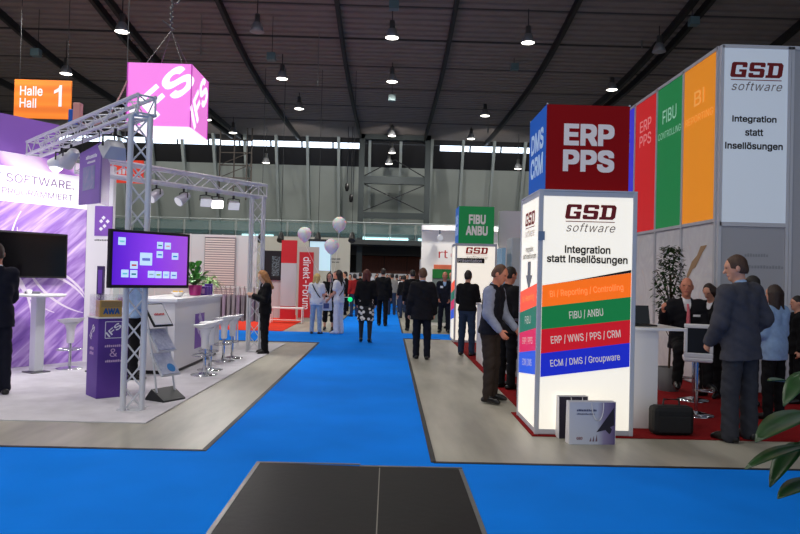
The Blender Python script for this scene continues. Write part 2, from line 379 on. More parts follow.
LAMPS = [(122,32,23.7,'large lit bell pendant lamp on the ceiling just left of the pink cube rope',1), (66,74,28.6,'lit bell pendant lamp hanging to the right of the orange hall sign',1),
 (257,32,23.7,'unlit grey pendant lamp high on the ceiling right of the pink cube',0), (282,79,29.3,'lit bell pendant lamp second down right of the pink cube, in the near ceiling bay',1),
 (299,109,34.8,'small lit bell pendant lamp below and right of the one right of the cube',1), (392,38,24.3,'uppermost lit bell pendant lamp in the middle row over the aisle',1),
 (392,82,29.9,'second lit bell pendant lamp down in the middle row over the aisle',1), (392,136,42.,'lowest small lit pendant lamp of the middle row, touching the strip windows',1),
 (528,43,24.9,'uppermost lit bell pendant lamp above the red header cube',1), (485,116,36.,'lit bell pendant lamp just left of the blue header face',1),
 (471,139,42.,'small lit pendant lamp above the green header cube by the strip windows',1), (612,90,31.,'lit bell pendant lamp above and right of the red header cube',1),
 (659,52,25.8,'unlit grey pendant lamp above the tall red and green panels',0), (207,120,36.9,'small lit pendant lamp close to the right side of the pink cube',1),
 (233,133,41.,'small lit pendant lamp right of the cube, just over the strip windows',1), (266,163,44.,'small lit pendant lamp hanging before the far dark glazing, left part',1),
 (392,153,44.5,'small lit pendant lamp hanging inside the steel frame, upper',1), (389,164,45.2,'small lit pendant lamp hanging inside the steel frame, lower',1), (518,169,44.,'small lit pendant lamp before the far glazing left of the blue header face',1)]
for px, py, Y, lab, on in LAMPS: pendant(at(px, py, Y), lab, on)
for px, py, Y, lab in ((272,58,26,'small grey-green loudspeaker box on the ceiling right of the cube'), (394,7,22.5,'grey-green loudspeaker box at the top of the ceiling over the aisle'), (38,54,26,'grey-green loudspeaker box on the ceiling above the orange sign'),
   (392,99,31,'grey-green loudspeaker box below the second middle lamp'), (692,23,24,'grey-green loudspeaker box on the ceiling above the tall coloured wall'), (514,68,29,'grey-green loudspeaker box on the ceiling above the red header')):
    p = at(px, py, Y); t = thing('loudspeaker_box', label=lab, cat='loudspeaker', loc=p, group='ceiling loudspeakers')
    MB().box((-.16,-.14,-.14), (.16,.14,.14)).build('housing', mat('teal_grey_case', (88, 112, 116), .5), t, bevel=.02)
    MB().lathe([(.11,0), (.09,.015), (.02,.02)], n=16).build('cone', black_pl, t).rotation_euler = (PI/2, 0, 0)
    t.children[-1].location = (0,-.14,0)
    MB().tube([(0,0,.14), (0,0,zc(p.y)-p.z)], .012, 6).build('hanger', dark_metal, t)
for px, y0_, Y, lab in ((318,78,27,'thin rigging rod hanging from the ceiling between the two upper pendant lamps'), (201,48,26,'thin wire hanging left of the unlit grey pendant lamp'), (488,128,38,'thin wire hanging left of the blue header face'), (642,40,27,'thin wire above the coloured wall panels')):
    a = at(px, y0_, Y); t = tag(MB().tube([(0,0,0), (0,0,zc(Y)-a.z)], .014, 6).lathe([(.03,-.3), (.03,0)], n=8).build('rigging_wire', steel, loc=a), lab, 'wire')
t = thing('hall_sign', 'orange hanging sign lettered Halle 1 and Hall', 'sign', at(43, 99.5, 22.))
w, hh = 56*22/700, 38.5*22/700
m = MB().box((-w/2,-.03,-hh/2), (w/2,.03,hh/2))
m.build('board', ramp_mat('orange_sign', 'wave', [(0, (234,120,18)), (.5, (238,130,26)), (1, (218,106,14))], .5, emit=.12, dist=.5, axis='Z'), t)
text('Halle\nHall', white_ink, t, (-w*.2,-.032,hh*.05), w*.4, hh*.56, bold=.02, align='LEFT')
MB().add([(w*.27+a*w*.14,-.036,hh*.1+b_*hh*.56) for a, b_ in ((.1,-.5),(.5,-.5),(.5,.5),(.2,.5),(.05,.36),(-.5,.24),(-.5,.08),(.1,.2))], [tuple(range(8))]).build('lettering', white_ink, t)
m = MB()
for x in (-w*.42, w*.42): m.tube([(x,0,hh/2), (x,0,zc(22)-t.location.z)], .01, 6)
m.build('suspension_cable', dark_metal, t)
# dark par lights hanging in front of the far wall
for px, py, lab in ((347,188,'small black spotlight hanging left of the steel frame, upper'), (351,199,'small black spotlight hanging left of the steel frame, lower')):
    p = at(px, py, 43); t = thing('hanging_spotlight', lab, 'spotlight', p)
    MB().lathe([(.08,-.2), (.13,.0), (.12,.22), (.05,.3)], n=12).build('housing', black_pl, t); MB().tube([(0,0,.3), (0,0,zc(43)-p.z)], .02, 6).build('hanger', dark_metal, t)
# ------------------------------------------------------------------ lattice truss
def truss(a, b, side, parent, name, up=None, r=.028, seg=None, rot=0.):
    a, b = V(a), V(b); d = (b-a); L = d.length; d.normalize()
    up = V(up) if up else V((0,0,1)); u = d.cross(up).normalized(); w = u.cross(d)
    if rot: u, w = math.cos(rot)*u+math.sin(rot)*w, -math.sin(rot)*u+math.cos(rot)*w
    first = None; C = []
    br = MB(); k = seg or max(2, round(L/(side*1.25))); s = side/2
    for i, (x, y) in enumerate(((-1,-1), (1,-1), (1,1), (-1,1))):
        o = x*s*u+y*s*w; ch = MB().tube([a+o, b+o], r, 10)
        if first is None: first = ch.build(name, alu, parent)       # first chord carries the segment
        else: ch.build('chord', alu, first)
        C.append(o)
    for i in range(4):
        o1, o2 = C[i], C[(i+1) % 4]
        for j in range(k):
            p, q = a+d*(L*j/k), a+d*(L*(j+1)/k)
            br.tube([p+(o1 if j % 2 else o2), q+(o2 if j % 2 else o1)], r*.36, 6)
            if j == 0: br.tube([p+o1, p+o2], r*.5, 6)
        br.tube([b+o1, b+o2], r*.5, 6)
    br.build('bracing', alu, first); return first
ZT = 3.44
tr = thing('lighting_truss', 'silver lattice truss frame with two columns around the purple stand', 'truss')
cF = V((-2.87, 8.0, 0)); cR = V((-2.68, 14.15, 0)); aF = V((-5.62, 11.05, 0)); aR = V((-4.95, 11.15, 0)); zup = V((0,0,1))
truss(cF, cF+zup*(ZT-.12), .2, tr, 'front_column', up=(1,0,0), r=.032, rot=-.345)
truss(cR, cR+zup*(ZT-.32), .24, tr, 'rear_column', up=(1,0,0), r=.024)
dF = (aF-cF).normalized(); dR = (aR-cR).normalized()
truss(cF-dF*.15+zup*ZT, aF+zup*ZT, .2, tr, 'front_beam', r=.024)
truss(cR-dR*.12+zup*(ZT-.2), aR+zup*(ZT-.2), .24, tr, 'rear_beam', r=.028)
for c in (cF, cR): MB().box(c+V((-.13,-.13,.012)), c+V((.13,.13,.02))).build('base_plate', alu, tr)
# truss lights
par_w = mat('white_lamp_case', (206, 206, 212), .35, .2); lens_on = mat('flood_lens_lit', (255, 252, 240), .3, emit=9.); lens_dim = mat('flood_lens', (235, 236, 240), .2, emit=.3)
def flood(p, aim, label, s=1., case=par_w, lens=lens_dim, kind='flood'):
    t = thing('stand_floodlight', label, 'floodlight', p, 0, 'floodlights clamped to the truss'); aim = V(aim).normalized()
    side = aim.cross(V((0,0,1))).normalized(); up = side.cross(aim)
    MB().tube([(0,0,.0), (0,0,-.07*s)], .018, 8).build('clamp', black_pl, t)
    MB().tube([(side*.13-zup*.2)*s, (side*.13-zup*.09)*s, (-zup*.07)*s, (-side*.13-zup*.09)*s, (-side*.13-zup*.2)*s], .012*s, 6).build('yoke', black_pl, t)
    c = -zup*.2*s
    if kind == 'flood':
        m = MB(); B = c-aim*.05*s; F_ = c+aim*.09*s
        a = [B+(x*side*.08+y*up*.06)*s for x, y in ((-1,-1),(1,-1),(1,1),(-1,1))]; b = [F_+(x*side*.125+y*up*.1)*s for x, y in ((-1,-1),(1,-1),(1,1),(-1,1))]
        m.add(a+b, [(3,2,1,0), (0,1,5,4), (1,2,6,5), (2,3,7,6), (3,0,4,7)]); m.build('housing', case, t)
        MB().obox(F_-aim*.008*s, side*.12*s, up*.095*s, aim*.006*s).build('lens', lens, t)
    else:
        m = MB().tube([c-aim*.16*s, c-aim*.12*s, c+aim*.02*s, c+aim*.16*s], [.05*s, .085*s, .1*s, .115*s], 16); m.build('housing', case, t)
        MB().tube([c+aim*.161*s, c+aim*.168*s], .1*s, 16).build('lens', lens, t)
    return t
def on(c, d, s_, z): q = c+d*s_; return V((q.x, q.y, z))
zF = ZT-.14; zR = ZT-.36
flood(on(cF,dF,.75,zF), (-.55,.55,-.75), 'large grey floodlight hanging under the front truss beam beside its column', 1.15)
flood(on(cF,dF,2.75,zF), (-.9,.2,-.5), 'white par can hanging under the truss near the lilac wall', .95, kind='par', case=mat('white_par', (236, 236, 240), .3))
flood(on(cF,dF,2.35,zF), (-.7,.5,-.6), 'grey par can under the front truss beam above the purple banner', .9, kind='par')
RL = [(2.35,'white par can on the rear beam nearest the cube',par_w,'par',lens_dim), (1.78,'grey par can on the rear beam left of the flood pair',alu_dark,'par',lens_dim), (1.28,'pale floodlight on the rear beam just left of the glaring lamp',par_w,'flood',lens_dim), (1.02,'glaring lit floodlight on the rear beam',par_w,'flood',lens_on), (.62,'grey floodlight on the rear beam beside the rear column',par_w,'flood',lens_dim)]
for s_, lab, ca, kd, le in RL: flood(on(cR,dR,s_,zR), (-.5 if kd == 'par' else .25,-.7,-.6), lab, .85, ca, le, kd)
for s_, lab in ((2.3,'small blue clamp box sitting on top of the front truss beam'), (2.12,'small red and white plug box on top of the front truss beam')):
    m = MB().box((-.05,-.05,0), (.05,.05,.2 if 'blue' in lab else .26)); tag(m.build('power_box', mat('cobalt_plastic', (20, 90, 190), .4) if 'blue' in lab else mat('pale_red_plastic', (220, 150, 140), .5), loc=on(cF,dF,s_,ZT+.135), bevel=.01), lab, 'power box')
# ------------------------------------------------------------------ big pink cube
CB = V((-3.53, 11.05, 3.75)); cs = .96
pink = mat('pink_lightbox', (238, 128, 220), .5, emit=.72); pinkd = mat('pink_lightbox_side', (226, 80, 204), .5, emit=.85); glow_w = mat('white_lightbox', (255, 240, 252), .5, emit=.95)
t = thing('hanging_cube', 'glowing pink cube with white letters hanging over the left stand', 'light cube', CB)
b = cs/2
MB().box((-b,-b,0.012), (b,b,cs)).build('cube_body', pink, t)
MB().box((-b+.01,-b+.01,0), (b-.01,b-.01,.0119)).build('bottom_diffuser', glow_w, t)
m = MB()
for x, y in ((-b,-b), (b,-b), (b,b), (-b,b)): m.box((x-.008,y-.008,0), (x+.008,y+.008,cs))
m.build('corner_trim', mat('magenta_edge', (190, 70, 180), .5, emit=.4), t)
text('IFS', mat('white_glow_ink', (255, 246, 255), .5, emit=1.), t, (.05,-b,.47), 1.06, .4, bold=.035, rot=math.radians(43))
text('IFS', MATS['white_glow_ink'], t, (b,-.02,.5), 1.04, .4, ux=(0,1,0), bold=.035, rot=math.radians(43))
hook = V((0,0,1.62))
m = MB()
for x, y in ((-.3,-.3), (.3,-.3), (.3,.3), (-.3,.3)): m.tube([(x,y,cs), hook], .006, 5)
for i in range(9): m.ball(hook+V((.012*(-1)**i,0,.03+.045*i)), (.022,.022,.034), 8)
m.tube([hook+V((.05+.07*math.cos(a), 0, .5+.07*math.sin(a))) for a in np.linspace(0, 2*PI, 14)], .012, 6)
m.tube([hook+V((-.14,0,.16)), hook+V((.05,0,.02))], .012, 5)
m.tube([hook+V((0,0,.4)), V((0,0,zc(CB.y)-CB.z))], .008, 5)
m.build('suspension_chain', steel, t)
p0 = CB+V((-b,-b,.68)); p1 = on(cF,dF,2.1,ZT+.13)
m = MB().tube([p0.lerp(p1, k/12)+V((0,0,-.28*math.sin(PI*k/12))) for k in range(13)], .012, 6)
tag(m.build('power_cable', mat('pale_red_cable', (190, 150, 145), .5)), 'thin reddish cable running from the pink cube to the truss', 'cable')
# ------------------------------------------------------------------ graphics wall
W0 = V((-5.19, 12.05, 0)); wd = V((-.539, -.842, 0)).normalized(); wn = V((.842, -.539, 0))
rzw = math.atan2(wd.y, wd.x)+PI
swirl = ramp_mat('purple_swirl_print', 'noise', [(.25, (112,72,168)), (.42, (150,110,196)), (.54, (184,150,216)), (.66, (222,196,238)), (.8, (248,240,252))], 1.6, emit=.12, dist=.8, detail=7, mapscale=(1.5, 1, .2), rot=(0,-.7,0), tex=True)  # print; its emission brightens the wall in place of spotlights
swirl_p = ramp_mat('pale_swirl_print', 'wave', [(.1, (176,120,208)), (.5, (226,180,236)), (.9, (252,236,254))], .7, emit=.3, dist=7, detail=3)  # print; the pinkish spotlit glow is put in as emission
wall = thing('graphic_wall', 'tall purple swirl-printed stand wall with a white slogan band', 'stand wall', W0, rzw)
# local: x from -4.2 (towards camera, left) to 0, front is -y
MB().box((-4.2,0,.012), (0,.12,2.6)).build('printed_panel', swirl, wall)
MB().box((-4.2,-.004,2.6), (0,.12,3.14)).build('slogan_band', mat('slogan_white', (252, 250, 252), .5, emit=.4), wall)  # emission gives the white band its spotlit glow
MB().box((-4.2,0,3.14), (0,.12,3.36)).build('printed_panel', swirl_p, wall)
text('NEUE SOFTWARE.', mat('mauve_ink', (128, 88, 150), .7), wall, (-1.12,-.004,2.97), 1.72, .135)
text('FOKUS PROGRAMMIERT.', MATS['mauve_ink'], wall, (-1.12,-.004,2.76), 1.75, .105)
for cx_, cz_, r_, a0, a1 in ((-.2,1.9,1.1,2.6,4.4), (-.9,.3,1.2,.5,2.2), (-1.2,.1,1.6,.4,1.9), (.3,2.3,1.5,3.2,4.5), (-2.4,.6,1.5,-.2,1.4)):
    vs_ = []
    for k in range(25):
        a_ = a0+(a1-a0)*k/24; w_ = .018*math.sin(PI*(k+1)/26)+.004
        for rr in (r_-w_, r_+w_): vs_.append((min(-.005, max(-4.1, cx_+rr*math.cos(a_))), -.003, min(2.59, max(.02, cz_+rr*math.sin(a_)))))
    MB().add(vs_, [(2*k, 2*k+2, 2*k+3, 2*k+1) for k in range(24)]).build('light_arc', mat('pale_arc_print', (240, 226, 246), .5, emit=.1), wall)
fz = thing('fascia_sign', 'purple fascia board with white lettering above the slogan wall', 'sign', W0+V((-.15,.12,3.36)), rzw)
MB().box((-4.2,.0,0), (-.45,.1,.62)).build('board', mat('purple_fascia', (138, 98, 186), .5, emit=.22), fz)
glyph_rows(mat('lilac_ink2', (190, 160, 214), .6), fz, (-1.75,0,.28), .5, .09, 8)
for hx in (-3.6,-.9): MB().box((hx-.03,.02,-.1), (hx+.03,.08,0)).build('support_post', alu, fz)
# wall tv
tv = thing('wall_television', 'large black switched-off television on the purple wall', 'television', W0+wn*.13+wd*1.2+V((0,0,1.78)), rzw)
MB().box((-.76,-.03,-.36), (.76,.02,.36)).build('bezel', black_pl, tv, bevel=.008); MB().box((-.73,-.034,-.33), (.73,-.03,.33)).build('screen', black_gl, tv)
MB().box((-.2,.02,-.2), (.2,.125,.2)).build('wall_bracket', dark_metal, tv)
# white pillar wall with purple logo sign
p0 = W0+V((.02,0,0)); p1 = at(110, 300, 12.0); px_w = p1.x-p0.x
pw = thing('white_wall_panel', 'narrow white stand wall between the swirl print and the television screen', 'stand wall', (p0.x, 12.0, 0))
MB().box((0,0,.012), (px_w,.12,3.35)).build('panel', white_p, pw)
MB().box((.14,-.012,2.15), (.14+.3,0,2.66)).build('logo_sign', mat('logo_purple', (128, 82, 176), .5), pw)
def diamonds(par, mt, pts, r, y):
    m = MB()
    for x, z in pts: m.slab([(x-r,y,z), (x,y,z-r), (x+r,y,z), (x,y,z+r)], (0,-1,0), .003)
    return m.build('diamond_emblem', mt, par)
diamonds(pw, white_ink, [(.25,2.4), (.31,2.32), (.25,2.27), (.29,2.46), (.36,2.4)], .035, -.016)
glyph_rows(grey_ink, pw, (.29,0,2.08), .3, .03, 10)
# hanging banner
bA, bB = V((-4.22, 9.52, 0)), V((-3.69, 8.92, 0)); bd = (bB-bA); bl = bd.length; bd.normalize(); bn = V((bd.y, -bd.x, 0))
bn = bn if bn.y < 0 else -bn
ban = thing('hanging_banner', 'two-sided purple banner with emblem hanging under the front truss', 'banner')
zt, zb = 3.2, 2.42
MB().slab([bA+zup*(zb+.02), bB+zup*zb, bB+zup*zt, bA+zup*(zt-.06)], bn, .015).build('front_face', mat('banner_purple', (134, 98, 182), .6, noise=.1, nscale=2), ban)
c = bA.lerp(bB, .5)
MB().slab([c+bd*(-.3*bl)+zup*2.62+bn*.004, c+bd*(.26*bl)+zup*2.62+bn*.004, c+bd*(.26*bl)+zup*2.93+bn*.004, c+bd*(-.3*bl)+zup*2.93+bn*.004], bn, .003).build('photo_print', ramp_mat('pale_photo', 'noise', [(.2, (100,124,166)), (.6, (136,130,170)), (.9, (170,168,186))], 3), ban)
glyph_rows(white_ink, ban, c+zup*3.05+bd*.06, .42*bl/.8, .05, 9, ux=bd); glyph_rows(white_ink, ban, c+zup*2.98+bd*.06, .3*bl/.8, .03, 8, ux=bd)
b2 = V((-3.74, 9.35, 0)); n2 = V((-(b2-bB).y, (b2-bB).x, 0)).normalized(); n2 = n2 if n2.x > 0 else -n2
MB().slab([bB+zup*zb, b2+zup*zb, b2+zup*(2.98), bB+zup*(zt-.02)], n2, .012).build('side_face', purple_l, ban)
m = MB()
for q in (bA.lerp(bB,.1), bA.lerp(bB,.9)): m.tube([q+zup*(zt-.05), q+zup*(ZT-.1)], .006, 6)
m.build('hanging_cord', black_pl, ban)
# red hanging sign behind the truss
rs = thing('hanging_sign', 'orange-red sign glimpsed behind the truss below the cube', 'sign', at(124, 173, 15.4))
MB().box((-.55,-.03,-.22), (.42,.03,.28)).build('board', mat('signal_red', (226, 62, 34), .5, emit=.25), rs); glyph_rows(white_ink, rs, (.05,-.03,.03), .34, .12, 4)
MB().tube([(0,0,.2), (0,0,zc(15.4)-rs.location.z)], .01, 6).build('suspension_cable', steel, rs)
# ------------------------------------------------------------------ screen on truss
sA = at(108.5, 288, 7.45); sw, sh = 1.0, .63; sd = V((.62,.785,0)); sn = V((.785,-.62,0))
scr = thing('truss_screen', 'flat screen with purple picture and small icons mounted on the front truss column', 'screen', V((sA.x, sA.y, sA.z))+sd*sw/2+zup*sh/2, math.atan2(sd.y, sd.x))
MB().box((-sw/2,-.0,-sh/2), (sw/2,.05,sh/2)).build('bezel', black_pl, scr, bevel=.006)
MB().box((-sw/2+.035,-.004,-sh/2+.035), (sw/2-.035,0,sh/2-.03)).build('display', ramp_mat('purple_display', 'gradient', [(0, (84,28,190)), (.5, (126,44,214)), (1, (150,70,196))], emit=.85, gen=True, rough=.2), scr)
def sq(u, v, w_, h_): return (-sw/2+u*sw, sh/2-v*sh, w_*sw, h_*sh)
icon_m = mat('icon_tile', (190, 220, 244), .4, emit=.8)
tiles = [(.135,.2,.085,.13,(120,200,200)), (.6,.235,.075,.12,(60,130,120)), (.7,.24,.08,.12,(220,150,160)), (.6,.4,.08,.12,(60,130,190)), (.8,.42,.085,.12,(50,130,190)), (.43,.49,.15,.22,(110,120,200)), (.285,.6,.09,.13,(190,40,50)), (.18,.75,.085,.13,(100,190,200)), (.285,.755,.085,.13,(20,120,130)), (.5,.755,.085,.12,(150,170,180)), (.59,.76,.08,.12,(130,170,30)), (.69,.76,.08,.12,(150,180,230)), (.79,.765,.08,.12,(110,120,190))]
for u, v, w_, h_, c3 in tiles:
    x, z, a, b_ = sq(u, v, w_, h_); ic = MB().box((x-a/2,-.006,z-b_/2), (x+a/2,-.0042,z+b_/2)).build('icon_tile', icon_m, scr)
    mm = mat('icon_%d_%d_%d' % c3, c3, .4, emit=.6)
    MB().box((x-a*.33,-.0075,z-b_*.14), (x+a*.33,-.0062,z+b_*.08)).build('icon_mark', mm, ic)
MB().box((-.14,.05,-.1), (.14,.14,.1)).build('mounting_bracket', dark_metal, scr)
# ------------------------------------------------------------------ pedestal with display box
pc = gp(96, 400); rz = math.atan2(.66, .75)
pd = thing('pedestal', 'purple printed display pedestal standing beside the truss column', 'pedestal', (pc.x, pc.y, .012), rz)
a = .37
MB().box((0,0,0), (a,a,.97)).build('plinth', ramp_mat('facet_purple', 'voronoi', [(0, (66,36,128)), (.5, (86,50,146)), (1, (104,68,164))], 2.2), pd, bevel=.004)
MB().box((-.012,-.012,.97), (a+.012,a+.012,.985)).build('top_plate', white_p, pd)
m = MB(); y = -.003
for q, w_, h_ in (((.185,.73), .2, .008), ((.185,.93), .2, .008)): m.box((q[0]-w_/2,y,q[1]-h_/2), (q[0]+w_/2,-.0005,q[1]+h_/2))
for q in (.085,.285): m.box((q-.004,y,.73), (q+.004,-.0005,.93))
m.build('emblem_frame', white_ink, pd)
text('IFS', white_ink, pd, (.185,0,.83), .2, .075, bold=.03, rot=math.radians(40))
glyph_rows(lilac_ink, pd, (.19,0,.635), .22, .03, 9); text('&', lilac_ink, pd, (.19,0,.55), .09, .1); glyph_rows(lilac_ink, pd, (.19,0,.45), .2, .03, 9)
text('IFS', white_ink, pd, (0,.19,.8), .2, .08, ux=(0,-1,0), bold=.03, rot=math.radians(50)); glyph_rows(lilac_ink, pd, (0,.2,.6), .14, .04, 5, ux=(0,-1,0)); glyph_rows(lilac_ink, pd, (0,.2,.54), .14, .04, 5, ux=(0,-1,0))
ab = thing('acrylic_box', 'clear acrylic display case standing on the purple pedestal', 'display case', (pc.x, pc.y, .997), rz)
gl = mat('clear_acrylic', (236, 240, 244), .05, trans=1.); gl.node_tree.nodes['Principled BSDF'].inputs['IOR'].default_value = 1.05; gl.node_tree.nodes['Principled BSDF'].inputs['Alpha'].default_value = .3
m = MB()
for q, w_ in (((.01,.01), (.36,.014)), ((.01,.356), (.36,.36)), ((.01,.014), (.014,.356)), ((.356,.014), (.36,.356))): m.box((*q,0), (*w_,.27))
m.box((.01,.01,.27), (.36,.36,.274)); m.build('case', gl, ab)
gb = thing('award_box', 'small golden box with blue lettering inside the acrylic case', 'box', (pc.x, pc.y, .998), rz)
MB().box((.03,.05,0), (.3,.2,.2)).build('carton', mat('gold_card', (202, 162, 84), .5), gb, bevel=.004); text('AWA', mat('blue_ink', (40, 90, 160), .5), gb, (.17,.05,.07), .2, .075, bold=.06)
MB().box((.045,.046,.12), (.29,.05,.19)).build('label_strip', mat('tan_label', (170, 140, 90), .6), gb)
# slim sign behind the case
sb = gp(98, 372); t = thing('slim_display_column', 'slim dark purple column standing behind the acrylic case', 'display column', (sb.x, sb.y, .012))
MB().box((-.16,-.1,0), (.16,.1,.02)).build('base', black_pl, t); MB().box((-.05,-.03,.02), (.05,.03,1.62)).build('post', mat('aubergine', (52, 34, 82), .4), t); MB().box((-.03,-.034,1.2), (.03,-.03,1.56)).build('print', purple, t)
# ------------------------------------------------------------------ brochure stand
rk = gp(163, 400); rk = thing('brochure_stand', 'zigzag metal brochure stand with three sloping trays behind the truss column', 'brochure stand', (rk.x, rk.y, .012), math.radians(60))
m = MB()
for x in (-.14,.14): m.tube([(x,-.06,.02), (x,.03,.45), (x,.2,1.15)], .012, 8)
m.build('rail', alu, rk)
MB().add([(-.17,-.2,0), (.17,-.2,0), (.17,.12,0), (-.17,.12,0), (-.17,-.2,.02), (.17,-.2,.02), (.17,.02,.14), (-.17,.02,.14), (-.17,.12,.02), (.17,.12,.02)], [(3,2,1,0), (0,1,5,4), (4,5,6,7), (7,6,9,8), (2,3,8,9), (1,2,9,6,5), (0,4,7,8,3)]).build('foot', dark_metal, rk)
def tray(y, z, name, mt, sub):
    n_ = V((0,-.78,.62)); u_ = V((0,.62,.78)); c_ = V((0,y,z))
    tq = MB().obox(c_, V((.15,0,0)), u_*.17, n_*.007).build('tray', alu if name != 'cat' else black_pl, rk)
    MB().obox(c_+n_*.014, V((.125,0,0)), u_*.15, n_*.006).build('brochure', mt, tq)
    return c_+n_*.021, u_
c_, u_ = tray(.13, 1.02, 'cat', mat('white_cover', (236, 236, 240), .4), 1)
glyph_rows(mat('red_ink', (206, 40, 50), .5), rk, c_, .16, .035, 7, uy=u_)
tray(.06, .72, 'b', ramp_mat('blue_grey_cover', 'noise', [(.3, (196,200,220)), (.7, (160,166,196))], 6), 1)
c_, u_ = tray(-.02, .43, 'c', ramp_mat('pale_cover', 'noise', [(.3, (206,210,226)), (.7, (176,182,206))], 6), 1)
m = MB(); mm = Matrix.Translation(c_+V((.04,0,0))-u_*.07) @ Matrix(((1,0,0,0), (0,u_.y,-.78,0), (0,u_.z,.62,0), (0,0,0,1)))
m.v = []; pts = [(math.cos(2*PI*k/24)*.06, math.sin(2*PI*k/24)*.06, .001) for k in range(24)]; m.add([mm @ V(p) for p in pts], [tuple(range(24))]); m.build('round_emblem', mat('cyan_blue', (50, 130, 200), .5), rk)
# ------------------------------------------------------------------ counter
ct = thing('reception_counter', 'long white reception counter with purple emblem on its aisle side', 'counter', (-3.22, 10.62, .012))
MB().box((-.7,.04,.06), (0,2.86,1.1)).build('body', white_p, ct); MB().box((-.66,.08,0), (-.04,2.82,.06)).build('plinth', black_pl, ct)
MB().box((-.72,0,1.1), (.04,2.9,1.15)).build('worktop', white_pl, ct, bevel=.006)
MB().box((-.95,.08,.86), (-.7,2.82,.9)).build('lower_shelf', white_pl, ct)
em = MB().box((0,1.15,.28), (.006,1.72,.86)).build('emblem_panel', mat('logo_purple', (128, 82, 176), .5), ct)
m = MB()
for y_, z_ in ((1.5,.72), (1.36,.6), (1.5,.52), (1.42,.8), (1.62,.62)): m.slab([(.009,y_-.09,z_), (.009,y_,z_-.09), (.009,y_+.09,z_), (.009,y_,z_+.09)], (1,0,0), .003)
m.build('diamond_emblem', mat('pale_lilac', (205, 190, 222), .5), em)
ZC = 1.162+.0012
def leafplant(name, label, loc, pot_m, pot_r, pot_h, nleaf, lw, ll, spread, lm, rng, droop=.5, grp=None, stems=None, square=False):
    t = thing(name, label, 'plant', loc, 0, grp)
    MB().lathe([(pot_r*.78,0), (pot_r,pot_h), (pot_r*.9,pot_h), (pot_r*.86,pot_h*.9), (0,pot_h*.9)], n=18).build('pot', pot_m, t)
    lf = MB(); st = MB()
    for k in range(nleaf):
        a = rng.uniform(0, 2*PI); el = rng.uniform(.35, 1.4); L = ll*rng.uniform(.7, 1.2)
        b0 = V((0,0,pot_h*.9)); h_ = rng.uniform(.15, 1.)*spread
        d = V((math.cos(a)*math.cos(el), math.sin(a)*math.cos(el), math.sin(el)))
        p1 = b0+d*h_; st.tube([b0, b0.lerp(p1, .5)+V((0,0,.02)), p1], .005, 5)
        side = d.cross(V((0,0,1))).normalized() if abs(d.z) < .98 else V((1,0,0))
        P = []; 
        for i in range(6):
            u = i/5; q = p1+d*(L*u)-V((0,0,droop*L*u*u)); w_ = lw*math.sin(PI*min(1, u*.92+.06))**.8
            P.append((q-side*w_, q+V((0,0,-.12*w_)), q+side*w_))
        vs = [v for r_ in P for v in r_]; fs = []
        for i in range(5):
            for j in range(2): fs.append((3*i+j, 3*i+j+1, 3*i+j+4, 3*i+j+3))
        lf.add(vs, fs, 0, True)
    fo = lf.build('foliage', lm, t); s_ = fo.modifiers.new('thick', 'SOLIDIFY'); s_.thickness = .002
    st.build('stem', leaf_d, t); return t
rng = random.Random(3)
leafplant('potted_plant', 'broad-leaved green plant in a magenta pot on the white counter', (-3.42, 12.45, ZC), magenta, .12, .18, 40, .06, .26, .34, leaf_g, rng)
leafplant('potted_plant', 'thin arching green plant behind the pot on the counter', (-3.42, 13.36, ZC), mat('purple_pot', (120, 40, 130), .35), .09, .13, 60, .012, .34, .16, mat('leaf_pale', (120, 165, 90), .5), rng, .8)
leafplant('potted_plant', 'small magenta-flowered plant half hidden behind the purple screen', (-4.12, 10.9, .9135), white_pl, .08, .1, 26, .03, .1, .14, mat('magenta_petal', (190, 60, 130), .5), rng)
MB_b = thing('bowl', 'white bowl of sweets at the near end of the counter', 'bowl', (-3.44, 11.5, ZC))
MB().lathe([(.05,0), (.06,.01), (.12,.08), (.115,.08), (.055,.016), (0,.014)], n=20).build('bowl_body', white_pl, MB_b); m = MB(); r2 = random.Random(5)
for k in range(30): m.ball((r2.uniform(-.07,.07), r2.uniform(-.07,.07), .07+r2.uniform(-.01,.02)), .016, 8)
o = m.build('sweets', mat('yellow_sweets', (216, 176, 60), .4), MB_b); o['kind'] = 'stuff'
for i, (y_, lab) in enumerate(((12.66,'purple cube box next to the pot on the counter'), (12.82,'second purple cube box, beyond the first on the counter'), (12.98,'narrow purple box farthest along the counter'))):
    t = thing('gift_box', lab, 'box', (-3.32, y_, ZC), .1*i)
    MB().box((-.07,-.07,0), (.07,.07,.16 if i < 2 else .2)).build('carton', purple, t, bevel=.003); MB().box((.03,-.072,.03), (-.03,-.07,.12)).build('print', lilac_ink, t)
# small coffee machine like box on the lower shelf of the end
t = thing('paper_holder', 'black leaflet holder lying on the near end of the counter shelf', 'holder', (-4.05, 10.9, .915-.002))
MB().box((.12,-.1,0), (.24,.08,.18)).build('holder_body', black_pl, t, bevel=.01); MB().box((.13,-.106,.02), (.23,-.1,.15)).build('leaflet', white_p, t)
